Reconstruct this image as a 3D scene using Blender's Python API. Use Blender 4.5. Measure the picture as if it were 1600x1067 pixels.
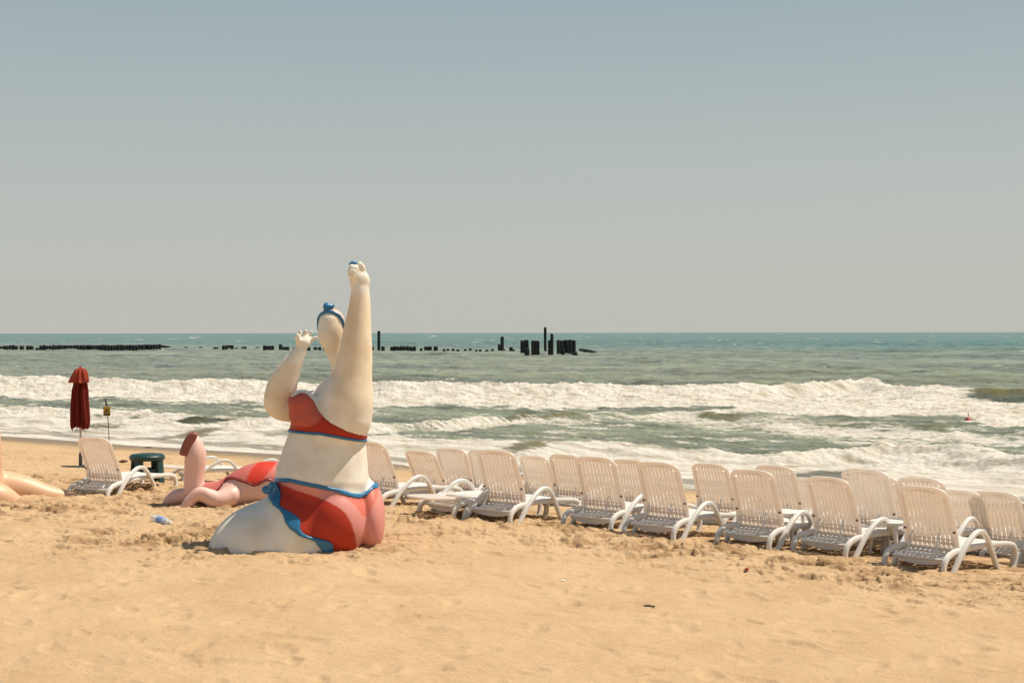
import bpy, math, random
import numpy as np
from mathutils import Vector, Matrix

random.seed(7)
def R(a): return a * (math.pi / 180.0)
scn = bpy.context.scene
COL = scn.collection
for o in list(bpy.data.objects):
    bpy.data.objects.remove(o)

# ------------------------------------------------------------------ camera
H = 2.65                 # eye height above the berm
F = 2222.0               # focal length in pixels of a 1600 px wide picture
PITCH = math.atan2(14.0, F)
cam_d = bpy.data.cameras.new('camera')
cam_d.sensor_width = 36.0
cam_d.lens = 36.0 * F / 1600.0
cam_d.clip_start = 0.1
cam_d.clip_end = 30000
cam = bpy.data.objects.new('camera', cam_d)
COL.objects.link(cam)
cam.location = (0, 0, H)
cam.rotation_euler = (R(90) - PITCH, R(0.08), 0)
scn.camera = cam

# ------------------------------------------------------------------ world + sun
SUN_DIR = Vector((0.52, 0.15, 1.0)).normalized()      # towards the sun
elev = math.asin(SUN_DIR.z)
azim = math.atan2(SUN_DIR.x, SUN_DIR.y)
w = bpy.data.worlds.new('World')
scn.world = w
w.use_nodes = True
nt = w.node_tree
nt.nodes.clear()
sky = nt.nodes.new('ShaderNodeTexSky')
sky.sky_type = 'NISHITA'
sky.sun_disc = False
sky.sun_elevation = elev
sky.sun_rotation = azim
sky.dust_density = 4.0
sky.air_density = 1.2
bg1 = nt.nodes.new('ShaderNodeBackground')
bg1.inputs['Strength'].default_value = 0.08
nt.links.new(sky.outputs[0], bg1.inputs['Color'])
# the thick warm summer haze of the day: a plain elevation gradient
tc = nt.nodes.new('ShaderNodeTexCoord')
sep = nt.nodes.new('ShaderNodeSeparateXYZ')
nt.links.new(tc.outputs['Generated'], sep.inputs[0])
rmp = nt.nodes.new('ShaderNodeValToRGB')
cr = rmp.color_ramp
cr.elements[0].position = 0.0
cr.elements[0].color = (0.505, 0.508, 0.460, 1)
cr.elements[1].position = 1.0
cr.elements[1].color = (0.09, 0.15, 0.24, 1)
for p, c in ((0.04, (0.490, 0.505, 0.462, 1)), (0.12, (0.428, 0.468, 0.452, 1)), (0.24, (0.300, 0.375, 0.405, 1)), (0.45, (0.16, 0.23, 0.31, 1))):
    e = cr.elements.new(p)
    e.color = c
nt.links.new(sep.outputs['Z'], rmp.inputs[0])
bg2 = nt.nodes.new('ShaderNodeBackground')
nt.links.new(rmp.outputs[0], bg2.inputs['Color'])
bg2.inputs['Strength'].default_value = 1.0
mx = nt.nodes.new('ShaderNodeMixShader')
mx.inputs[0].default_value = 0.88
nt.links.new(bg1.outputs[0], mx.inputs[1])
nt.links.new(bg2.outputs[0], mx.inputs[2])
wo = nt.nodes.new('ShaderNodeOutputWorld')
nt.links.new(mx.outputs[0], wo.inputs[0])

sd = bpy.data.lights.new('sun', 'SUN')
sd.energy = 4.9
sd.angle = R(0.6)
sd.color = (1.0, 0.92, 0.78)
sun = bpy.data.objects.new('sun', sd)
COL.objects.link(sun)
sun.location = SUN_DIR * 60
sun.rotation_euler = (-SUN_DIR).to_track_quat('-Z', 'Y').to_euler()

scn.view_settings.view_transform = 'Standard'
scn.view_settings.look = 'None'
scn.view_settings.exposure = 0.18
scn.view_settings.gamma = 1.0
scn.render.engine = 'CYCLES'

# ------------------------------------------------------------------ numpy noise
def _hash(ix, iy, seed):
    h = (ix.astype(np.int64) * 374761393 + iy.astype(np.int64) * 668265263 + seed * 974634777) & 0xffffffff
    h = ((h ^ (h >> 13)) * 1274126177) & 0xffffffff
    h = (h ^ (h >> 16)) & 0xffffffff
    return h.astype(np.float64) / 4294967295.0

def vnoise(x, y, seed=0):
    x = np.asarray(x, dtype=np.float64); y = np.asarray(y, dtype=np.float64)
    x, y = np.broadcast_arrays(x, y)
    ix = np.floor(x); iy = np.floor(y)
    fx = x - ix; fy = y - iy
    def g(ax, ay):
        a = _hash(ix + ax, iy + ay, seed) * 2 * np.pi
        return np.cos(a) * (fx - ax) + np.sin(a) * (fy - ay)
    u = fx * fx * fx * (fx * (fx * 6 - 15) + 10)
    v = fy * fy * fy * (fy * (fy * 6 - 15) + 10)
    n0 = g(0, 0) * (1 - u) + g(1, 0) * u
    n1 = g(0, 1) * (1 - u) + g(1, 1) * u
    return (n0 * (1 - v) + n1 * v) * 1.5       # about -1..1

def fbm(x, y, oct=4, seed=0, gain=0.5, lac=2.03):
    t = 0; a = 1.0
    for k in range(oct):
        t = t + a * vnoise(x, y, seed + k * 17)
        x = x * lac + 3.1; y = y * lac + 1.7; a *= gain
    return t

def sstep(a, b, x):
    t = np.clip((x - a) / (b - a), 0, 1)
    return t * t * (3 - 2 * t)

# ------------------------------------------------------------------ shore frame and ground height
BX, BY = 10.3, 30.4
DX, DY = 0.825, -0.565           # along the shore
NX, NY = 0.565, 0.825            # out to sea
SEA = -0.95
def shore(x, y):
    return (x - BX) * NX + (y - BY) * NY, (x - BX) * DX + (y - BY) * DY
PS = [-400, -16.2, -15.0, -13.0, -8.5, 0, 12, 60, 400, 20000]
PZ = [0.0, 0.0, -0.01, -0.20, -0.58, -0.95, -1.7, -3.5, -12, -60]
def ground(x, y):
    s, l = shore(np.asarray(x, float), np.asarray(y, float))
    s = s + 0.35 * vnoise(l / 6.0, s / 9.0, 5)
    z = 0
    for d in (-0.8, -0.4, 0, 0.4, 0.8):          # softened profile
        z = z + np.interp(s + d, PS, PZ)
    z = z / 5
    z = z + 0.17 * sstep(4.5, -4.0, l) * sstep(-7, -13, s)      # the berm stands a little higher towards the left
    z = z - 0.075 * np.exp(-((l + 8) / 7.0) ** 2) * np.exp(-((s + 1.5) / 3.2) ** 2)      # the swash reaches further up here
    z = z + 0.035 * vnoise(x / 3.1, y / 3.3, 11) * sstep(2, -6, s)
    return z

def ray(px, py):
    v = Vector(((px - 800) / F, -(py - 533.5) / F, -1.0))
    return (cam.matrix_basis.to_3x3() @ v).normalized()
def on_ground(px, py, h=0.0, tmax=400):
    """where the line of sight through a picture point meets the level h above the sand"""
    d = ray(px, py)
    t = 5.0
    while t < tmax:
        p = Vector((0, 0, H)) + d * t
        if p.z <= float(ground(p.x, p.y)) + h:
            break
        t += 0.02
    return p
def on_sea(px, py, z=SEA):
    d = ray(px, py)
    t = (z - H) / d.z
    return Vector((0, 0, H)) + d * t

# ------------------------------------------------------------------ materials
def mat(name, col, rough=0.5, spec=0.5, **kw):
    m = bpy.data.materials.new(name)
    m.use_nodes = True
    b = m.node_tree.nodes['Principled BSDF']
    b.inputs['Base Color'].default_value = (*col, 1)
    b.inputs['Roughness'].default_value = rough
    b.inputs['Specular IOR Level'].default_value = spec
    return m
def N(m, t): return m.node_tree.nodes.new(t)
def L(m, a, b): m.node_tree.links.new(a, b)
def noisy(m, scale=8, amt=0.25, bump=0.0, bscale=60, dark=(0.6, 0.6, 0.6), attr=None, coord='Object', dist=0.01):
    """mottles a base colour (plain or vertex painted) with dirt and gives it a fine bump"""
    b = m.node_tree.nodes['Principled BSDF']
    t = N(m, 'ShaderNodeTexCoord')
    n = N(m, 'ShaderNodeTexNoise'); n.inputs['Scale'].default_value = scale; n.inputs['Detail'].default_value = 6
    L(m, t.outputs[coord], n.inputs['Vector'])
    r = N(m, 'ShaderNodeValToRGB'); r.color_ramp.elements[0].position = 0.42; r.color_ramp.elements[1].position = 0.68
    L(m, n.outputs['Fac'], r.inputs[0])
    mu = N(m, 'ShaderNodeMath'); mu.operation = 'MULTIPLY'; mu.inputs[1].default_value = amt
    L(m, r.outputs[0], mu.inputs[0])
    x = N(m, 'ShaderNodeMix'); x.data_type = 'RGBA'; x.blend_type = 'MULTIPLY'
    L(m, mu.outputs[0], x.inputs[0])
    if attr:
        a = N(m, 'ShaderNodeAttribute'); a.attribute_name = attr
        L(m, a.outputs['Color'], x.inputs[6])
    else:
        x.inputs[6].default_value = b.inputs['Base Color'].default_value[:]
    x.inputs[7].default_value = (*dark, 1)
    L(m, x.outputs[2], b.inputs['Base Color'])
    if bump:
        n2 = N(m, 'ShaderNodeTexNoise'); n2.inputs['Scale'].default_value = bscale; n2.inputs['Detail'].default_value = 4
        L(m, t.outputs[coord], n2.inputs['Vector'])
        bp = N(m, 'ShaderNodeBump'); bp.inputs['Strength'].default_value = bump; bp.inputs['Distance'].default_value = dist
        L(m, n2.outputs['Fac'], bp.inputs['Height']); L(m, bp.outputs[0], b.inputs['Normal'])
    return m

def plastic_mat():
    m = mat('white_resin', (0.72, 0.69, 0.64), 0.42, 0.4)
    return noisy(m, 5, 0.35, 0.12, 220, dark=(0.80, 0.74, 0.66), dist=0.002)
def thin_plastic_mat():
    # the backrests are thin enough for the sun to glow through
    m = mat('thin_white_resin', (0.83, 0.78, 0.72), 0.42, 0.4)
    noisy(m, 5, 0.35, 0.12, 220, dark=(0.80, 0.74, 0.66), dist=0.002)
    nt = m.node_tree
    b = nt.nodes['Principled BSDF']
    tr = N(m, 'ShaderNodeBsdfTranslucent'); tr.inputs['Color'].default_value = (0.97, 0.86, 0.76, 1)
    ms = N(m, 'ShaderNodeMixShader'); ms.inputs[0].default_value = 0.42
    L(m, b.outputs[0], ms.inputs[1]); L(m, tr.outputs[0], ms.inputs[2])
    L(m, ms.outputs[0], nt.nodes['Material Output'].inputs['Surface'])
    return m

M = {
    'resin': plastic_mat(), 'thin': thin_plastic_mat(),
    'bolt': mat('dark_bolt', (0.10, 0.08, 0.07), 0.5),
    'cream': noisy(mat('cream_paint', (0.80, 0.74, 0.63), 0.58, 0.22), 3.2, 0.8, 0.25, 70, dark=(0.84, 0.78, 0.70), attr='paint', dist=0.004),
    'suit': noisy(mat('painted_swimsuit', (0.5, 0.05, 0.03), 0.48, 0.22), 6, 0.25, 0.05, 80, dark=(0.8, 0.75, 0.72), attr='paint', dist=0.004),
    'blue': noisy(mat('blue_paint', (0.03, 0.165, 0.33), 0.3, 0.4), 6, 0.4, 0.05, 60, dark=(0.75, 0.8, 0.85)),
    'pink': noisy(mat('pink_paint', (0.76, 0.48, 0.40), 0.45, 0.45), 4, 0.3, 0.08, 80, dark=(0.85, 0.8, 0.75)),
    'peach': noisy(mat('peach_paint', (0.66, 0.40, 0.24), 0.45, 0.45), 4, 0.45, 0.08, 80, dark=(0.95, 1.05, 1.1)),
    'hair': noisy(mat('auburn_paint', (0.27, 0.08, 0.055), 0.45, 0.5), 6, 0.3, 0.05, 60),
    'trim': mat('dark_red_trim', (0.20, 0.02, 0.02), 0.4),
    'green': noisy(mat('green_plastic', (0.008, 0.042, 0.038), 0.4, 0.5), 6, 0.3, 0.1, 60, dark=(1.4, 1.4, 1.3)),
    'pole': mat('pale_pole', (0.50, 0.42, 0.34), 0.5),
    'dark': noisy(mat('dark_metal', (0.05, 0.055, 0.055), 0.55), 8, 0.4, 0.1, 50),
    'canvas': noisy(mat('red_canvas', (0.135, 0.017, 0.011), 0.9, 0.1), 7, 0.5, 0.35, 200, dark=(0.65, 0.6, 0.6), dist=0.005),
    'canvas_top': noisy(mat('faded_red_canvas', (0.33, 0.060, 0.033), 0.9, 0.1), 7, 0.4, 0.35, 200, dark=(0.75, 0.7, 0.7), dist=0.005),
    'wood': noisy(mat('black_wet_timber', (0.018, 0.022, 0.022), 0.75, 0.3), 1.5, 0.5, 0.6, 5, dark=(2.2, 2.0, 1.8), dist=0.05),
    'yellow': noisy(mat('yellow_sign_paint', (0.55, 0.34, 0.02), 0.5), 9, 0.3, 0.0),
    'black': mat('black_paint', (0.02, 0.02, 0.018), 0.6),
    'flag': mat('dark_pennant', (0.06, 0.05, 0.03), 0.8),
    'red': mat('red_plastic', (0.45, 0.03, 0.02), 0.4),
    'weed': noisy(mat('dry_seaweed', (0.12, 0.07, 0.035), 0.95, 0.1), 30, 0.5, 0.5, 80),
    'paper': mat('white_scrap', (0.8, 0.78, 0.72), 0.7),
    'label': mat('blue_label', (0.22, 0.34, 0.62), 0.4),
    'char': mat('charred_stick', (0.03, 0.025, 0.02), 0.9),
}
def bottle_mat():
    m = mat('clear_plastic', (0.9, 0.94, 0.97), 0.12, 0.5)
    b = m.node_tree.nodes['Principled BSDF']
    b.inputs['Transmission Weight'].default_value = 0.6
    b.inputs['IOR'].default_value = 1.15
    return m
M['bottle'] = bottle_mat()

# ------------------------------------------------------------------ object helpers
def link_mesh(name, verts, faces, m, parent=None, smooth=True, colors=None):
    me = bpy.data.meshes.new(name)
    me.from_pydata([tuple(v) for v in verts], [], [tuple(f) for f in faces])
    if m: me.materials.append(m)
    if smooth and len(me.polygons):
        me.polygons.foreach_set('use_smooth', [True] * len(me.polygons))
    if colors is not None:
        a = me.color_attributes.new('paint', 'FLOAT_COLOR', 'POINT')
        c = np.ones((len(verts), 4), dtype=np.float32); c[:, :3] = colors
        a.data.foreach_set('color', c.ravel())
    me.update()
    o = bpy.data.objects.new(name, me)
    COL.objects.link(o)
    if parent: o.parent = parent
    return o
def tag(o, label=None, cat=None, group=None, kind=None):
    if label: o['label'] = label
    if cat: o['category'] = cat
    if group: o['group'] = group
    if kind: o['kind'] = kind
    return o
def thing(name, label, cat, loc=(0, 0, 0), rz=0.0, group=None, mtx=None):
    o = bpy.data.objects.new(name, None)
    o.empty_display_size = 0.2
    COL.objects.link(o)
    if mtx is not None: o.matrix_world = mtx
    else:
        o.location = loc; o.rotation_euler = (0, 0, rz)
    return tag(o, label, cat, group)
def copy_tree(o, parent=None):
    c = o.copy(); COL.objects.link(c)
    if parent: c.parent = parent
    for ch in list(o.children): copy_tree(ch, c)
    return c

class MB:
    def __init__(s): s.v = []; s.f = []
    def add(s, vs, fs):
        n = len(s.v); s.v += [Vector(v) for v in vs]; s.f += [tuple(i + n for i in f) for f in fs]
    def sweep(s, pts, w, h, side=Vector((0, 1, 0)), seg=8, p=3.0, widths=None, cap=True):
        """superellipse section of width w (along `side`) and height h swept along pts"""
        pts = [Vector(q) for q in pts]
        rings = []
        for i, q in enumerate(pts):
            t = (pts[min(i + 1, len(pts) - 1)] - pts[max(i - 1, 0)]).normalized()
            sd_ = (side - t * side.dot(t)).normalized()
            up = t.cross(sd_)
            k = widths[i] if widths else 1.0
            ring = []
            for j in range(seg):
                a = 2 * math.pi * (j + 0.5) / seg
                c, n = math.cos(a), math.sin(a)
                ex = 2.0 / p
                ring.append(q + sd_ * (w / 2 * k * math.copysign(abs(c) ** ex, c)) + up * (h / 2 * k * math.copysign(abs(n) ** ex, n)))
            rings.append(ring)
        vs = [v for r in rings for v in r]; fs = []
        for i in range(len(rings) - 1):
            for j in range(seg):
                a = i * seg + j; b = i * seg + (j + 1) % seg
                fs.append((a, b, b + seg, a + seg))
        if cap:
            fs.append(tuple(range(seg))[::-1]); fs.append(tuple((len(rings) - 1) * seg + j for j in range(seg)))
        s.add(vs, fs)
    def box(s, x0, x1, y0, y1, z0, z1):
        s.add([(x0, y0, z0), (x1, y0, z0), (x1, y1, z0), (x0, y1, z0), (x0, y0, z1), (x1, y0, z1), (x1, y1, z1), (x0, y1, z1)],
              [(0, 3, 2, 1), (4, 5, 6, 7), (0, 1, 5, 4), (1, 2, 6, 5), (2, 3, 7, 6), (3, 0, 4, 7)])
    def lathe(s, prof, seg=16, c=(0, 0), rf=None):
        vs = []; fs = []
        for i, (r, z) in enumerate(prof):
            for j in range(seg):
                a = 2 * math.pi * j / seg
                rr = r * (rf(a, i / (len(prof) - 1)) if rf else 1)
                vs.append((c[0] + rr * math.cos(a), c[1] + rr * math.sin(a), z))
        for i in range(len(prof) - 1):
            for j in range(seg):
                a = i * seg + j; b = i * seg + (j + 1) % seg
                fs.append((a, b, b + seg, a + seg))
        fs.append(tuple(range(seg))[::-1]); fs.append(tuple((len(prof) - 1) * seg + j for j in range(seg)))
        s.add(vs, fs)
    def build(s, name, m, parent=None, smooth=True, bevel=0.0, angle=40):
        o = link_mesh(name, s.v, s.f, m, parent, smooth)
        if smooth: o.data.set_sharp_from_angle(angle=R(angle))
        if bevel:
            b = o.modifiers.new('bevel', 'BEVEL'); b.width = bevel; b.segments = 2; b.limit_method = 'ANGLE'
        return o

def spline(pts, n=6):
    """Catmull-Rom through the points"""
    P = [Vector(p) for p in pts]
    P = [P[0] * 2 - P[1]] + P + [P[-1] * 2 - P[-2]]
    out = []
    for i in range(1, len(P) - 2):
        for k in range(n):
            t = k / n
            a, b, c, d = P[i - 1], P[i], P[i + 1], P[i + 2]
            out.append(0.5 * ((2 * b) + (c - a) * t + (2 * a - 5 * b + 4 * c - d) * t * t + (3 * b - a - 3 * c + d) * t * t * t))
    out.append(P[-2])
    return out

def polar_sheet(name, radii, angles, zfun, m, attrs=None, kind='structure'):
    rr, aa = np.meshgrid(radii, angles, indexing='ij')
    x = rr * np.sin(aa); y = rr * np.cos(aa)
    z, at = zfun(x, y)
    nr, na = rr.shape
    co = np.stack([x, y, z], -1).reshape(-1, 3).astype(np.float32)
    i = np.arange((nr - 1) * (na - 1)); a = (i // (na - 1)) * na + i % (na - 1)
    fc = np.stack([a, a + na, a + na + 1, a + 1], -1).astype(np.int32)
    fc = fc[:, ::-1]
    me = bpy.data.meshes.new(name)
    me.vertices.add(len(co)); me.vertices.foreach_set('co', co.ravel())
    me.loops.add(len(fc) * 4); me.loops.foreach_set('vertex_index', np.ascontiguousarray(fc).ravel())
    me.polygons.add(len(fc)); me.polygons.foreach_set('loop_start', np.arange(0, len(fc) * 4, 4, dtype=np.int32))
    me.polygons.foreach_set('use_smooth', np.ones(len(fc), dtype=bool))
    me.update(calc_edges=True)
    for k, v in at.items():
        q = me.attributes.new(k, 'FLOAT', 'POINT'); q.data.foreach_set('value', v.ravel().astype(np.float32))
    me.materials.append(m)
    o = bpy.data.objects.new(name, me); COL.objects.link(o)
    o['kind'] = kind
    return o

# ------------------------------------------------------------------ sand
def sand_mat():
    m = mat('sand', (0.6, 0.4, 0.2), 0.95, 0.15)
    b = m.node_tree.nodes['Principled BSDF']
    t = N(m, 'ShaderNodeTexCoord')
    def noise(sc, det=6, rgh=0.6):
        n = N(m, 'ShaderNodeTexNoise'); n.inputs['Scale'].default_value = sc; n.inputs['Detail'].default_value = det
        n.inputs['Roughness'].default_value = rgh
        L(m, t.outputs['Object'], n.inputs['Vector']); return n
    n1 = noise(0.9, 8); r1 = N(m, 'ShaderNodeValToRGB')
    r1.color_ramp.elements[0].position = 0.35; r1.color_ramp.elements[0].color = (0.505, 0.335, 0.186, 1)
    r1.color_ramp.elements[1].position = 0.65; r1.color_ramp.elements[1].color = (0.575, 0.395, 0.228, 1)
    L(m, n1.outputs['Fac'], r1.inputs[0])
    n2 = noise(55, 5, 0.75); r2 = N(m, 'ShaderNodeValToRGB')
    r2.color_ramp.elements[0].position = 0.36; r2.color_ramp.elements[0].color = (0.72, 0.70, 0.66, 1)
    r2.color_ramp.elements[1].position = 0.56; r2.color_ramp.elements[1].color = (1, 1, 1, 1)
    L(m, n2.outputs['Fac'], r2.inputs[0])
    x1 = N(m, 'ShaderNodeMix'); x1.data_type = 'RGBA'; x1.blend_type = 'MULTIPLY'; x1.inputs[0].default_value = 0.6
    L(m, r1.outputs[0], x1.inputs[6]); L(m, r2.outputs[0], x1.inputs[7])
    n5 = noise(9, 3, 0.9); r5 = N(m, 'ShaderNodeValToRGB')
    r5.color_ramp.elements[0].position = 0.250; r5.color_ramp.elements[0].color = (0.25, 0.2, 0.16, 1)
    r5.color_ramp.elements[1].position = 0.275; r5.color_ramp.elements[1].color = (1, 1, 1, 1)
    L(m, n5.outputs['Fac'], r5.inputs[0])
    x5 = N(m, 'ShaderNodeMix'); x5.data_type = 'RGBA'; x5.blend_type = 'MULTIPLY'; x5.inputs[0].default_value = 1.0
    L(m, x1.outputs[2], x5.inputs[6]); L(m, r5.outputs[0], x5.inputs[7]); x1 = x5
    at = N(m, 'ShaderNodeAttribute'); at.attribute_name = 'wet'
    da = N(m, 'ShaderNodeAttribute'); da.attribute_name = 'damp_shade'
    x6 = N(m, 'ShaderNodeMix'); x6.data_type = 'RGBA'; x6.blend_type = 'MULTIPLY'; x6.inputs[7].default_value = (0.62, 0.56, 0.50, 1)  # darkens moist churned sand and the painted shade below the loungers
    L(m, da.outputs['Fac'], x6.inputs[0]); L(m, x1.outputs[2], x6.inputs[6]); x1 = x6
    x2 = N(m, 'ShaderNodeMix'); x2.data_type = 'RGBA'
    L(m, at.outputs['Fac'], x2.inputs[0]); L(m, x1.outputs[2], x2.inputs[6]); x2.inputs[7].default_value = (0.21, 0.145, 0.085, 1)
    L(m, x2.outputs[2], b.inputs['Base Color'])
    rr = N(m, 'ShaderNodeMapRange'); rr.inputs['To Min'].default_value = 0.95; rr.inputs['To Max'].default_value = 0.35
    L(m, at.outputs['Fac'], rr.inputs['Value']); L(m, rr.outputs[0], b.inputs['Roughness'])
    n3 = noise(22, 8, 0.7)
    bp = N(m, 'ShaderNodeBump'); bp.inputs['Strength'].default_value = 0.7; bp.inputs['Distance'].default_value = 0.023
    L(m, n3.outputs['Fac'], bp.inputs['Height']); L(m, bp.outputs[0], b.inputs['Normal'])
    return m

def rough_mask(x, y):
    """where feet and spades have churned the sand: round the figures, along the lounger row"""
    s, l = shore(x, y)
    m = np.exp(-(((x + 3.2) / 2.4) ** 2 + ((y - 17.3) / 1.5) ** 2))
    m = np.maximum(m, 0.8 * np.exp(-(((x + 6.0) / 2.4) ** 2 + ((y - 21.0) / 2.6) ** 2)))
    m = np.maximum(m, 0.75 * np.exp(-(((s + 15.6) / 1.3) ** 2)) * sstep(-25, -19, l))
    m = np.maximum(m, 0.35 * np.exp(-(((s + 8) / 5.0) ** 2)))
    m = m * (0.55 + 0.9 * np.clip(fbm(x / 1.1, y / 1.1, 3, 41) + 0.4, 0, 1))
    return np.clip(m, 0, 1)
def footprints(x, y):
    c = 0.44
    cx = np.floor(x / c); cy = np.floor(y / c)
    out = np.zeros_like(x)
    for i in (-1, 0, 1):
        for j in (-1, 0, 1):
            a, b = cx + i, cy + j
            on = _hash(a, b, 5) < (0.35 + 0.5 * (vnoise(a / 4.0, b / 4.0, 9) > 0))
            px, py = (a + _hash(a, b, 1)) * c, (b + _hash(a, b, 2)) * c
            th = _hash(a, b, 3) * 3.1416; sc = 0.7 + 0.7 * _hash(a, b, 4)
            u = (x - px) * np.cos(th) + (y - py) * np.sin(th); v = -(x - px) * np.sin(th) + (y - py) * np.cos(th)
            q = (u / (0.15 * sc)) ** 2 + (v / (0.075 * sc)) ** 2
            out += np.where(on, (-0.017 * np.exp(-q ** 1.5) + 0.004 * np.exp(-((np.sqrt(q) - 1.35) / 0.35) ** 2)) * sc, 0)
    return out
def sand_z(x, y):
    s, l = shore(x, y)
    z = ground(x, y)
    r = np.hypot(x, y)
    dry = sstep(0.5, -2.5, s)
    lod = sstep(120, 50, r)
    soft = fbm(x / 0.55, y / 0.42, 4, 21) * 0.010 + fbm(x / 0.22 + y / 0.9, y / 0.10, 3, 29) * 0.0045 + fbm(x / 1.7, y / 1.4, 2, 23) * 0.012
    dimple = -np.clip(fbm(x / 0.34, y / 0.26, 2, 27) - 0.25, 0, 1) * 0.035
    rm = rough_mask(x, y)
    n = fbm(x / 0.30, y / 0.26, 4, 31, 0.6)
    pit = np.clip(vnoise(x / 0.42, y / 0.30, 37) + 0.25 * vnoise(x / 0.09, y / 0.08, 36) - 0.10, 0, 1)
    lump = np.clip(vnoise(x / 0.19, y / 0.12, 38) + 0.35 * vnoise(x / 0.06, y / 0.05, 39) - 0.15, 0, 0.16)
    clod = np.clip(n, -0.7, 1.0) * 0.035 - np.minimum(pit * 0.6, 0.085) + lump * 0.24
    z = z + dry * lod * (soft + dimple * (1 - rm) * 0.6 + clod * rm + np.where(np.hypot(x, y) < 60, footprints(x + 0.05 * vnoise(x / 0.2, y / 0.2, 44), y + 0.05 * vnoise(x / 0.2, y / 0.2, 45)), 0) * (1 - 0.5 * rm))
    # low drift heaped at the left figures and under the first lounger
    z = z + 0.05 * np.exp(-(((x + 6.9) / 1.6) ** 2 + ((y - 23.2) / 0.9) ** 2))
    wet = sstep(-3.6, -0.6, s + 0.5 * vnoise(l / 2.5, s, 51))
    under = np.exp(-(((s + 13.9) / 1.5) ** 2)) * sstep(-14, -8, l)  # shade beneath the lounger row, put into the sand colour
    damp_shade = np.clip(np.maximum(sstep(0.25, 0.75, rm) * 0.9, under * 0.9) * sstep(-0.15, 0.35, fbm(x / 0.5, y / 0.28, 4, 61, 0.65) + 0.25 * under), 0, 1)  # moist churned patches joined with the loungers' painted shade
    return z, {'wet': wet, 'damp_shade': damp_shade}

fine = np.concatenate([R(np.linspace(-180, -24, 60))[:-1], R(np.linspace(-24, 24, 1050)), R(np.linspace(24, 180, 60))[1:]])
radii_sand = np.concatenate([np.linspace(0.05, 9, 25)[:-1], np.geomspace(9, 30, 1000), np.geomspace(30, 56, 180)[1:], np.geomspace(56, 6000, 60)[1:]])
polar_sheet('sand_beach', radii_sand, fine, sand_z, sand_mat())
SANDFINE = lambda x, y: float(sand_z(np.array([x]), np.array([y]))[0][0])

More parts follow.
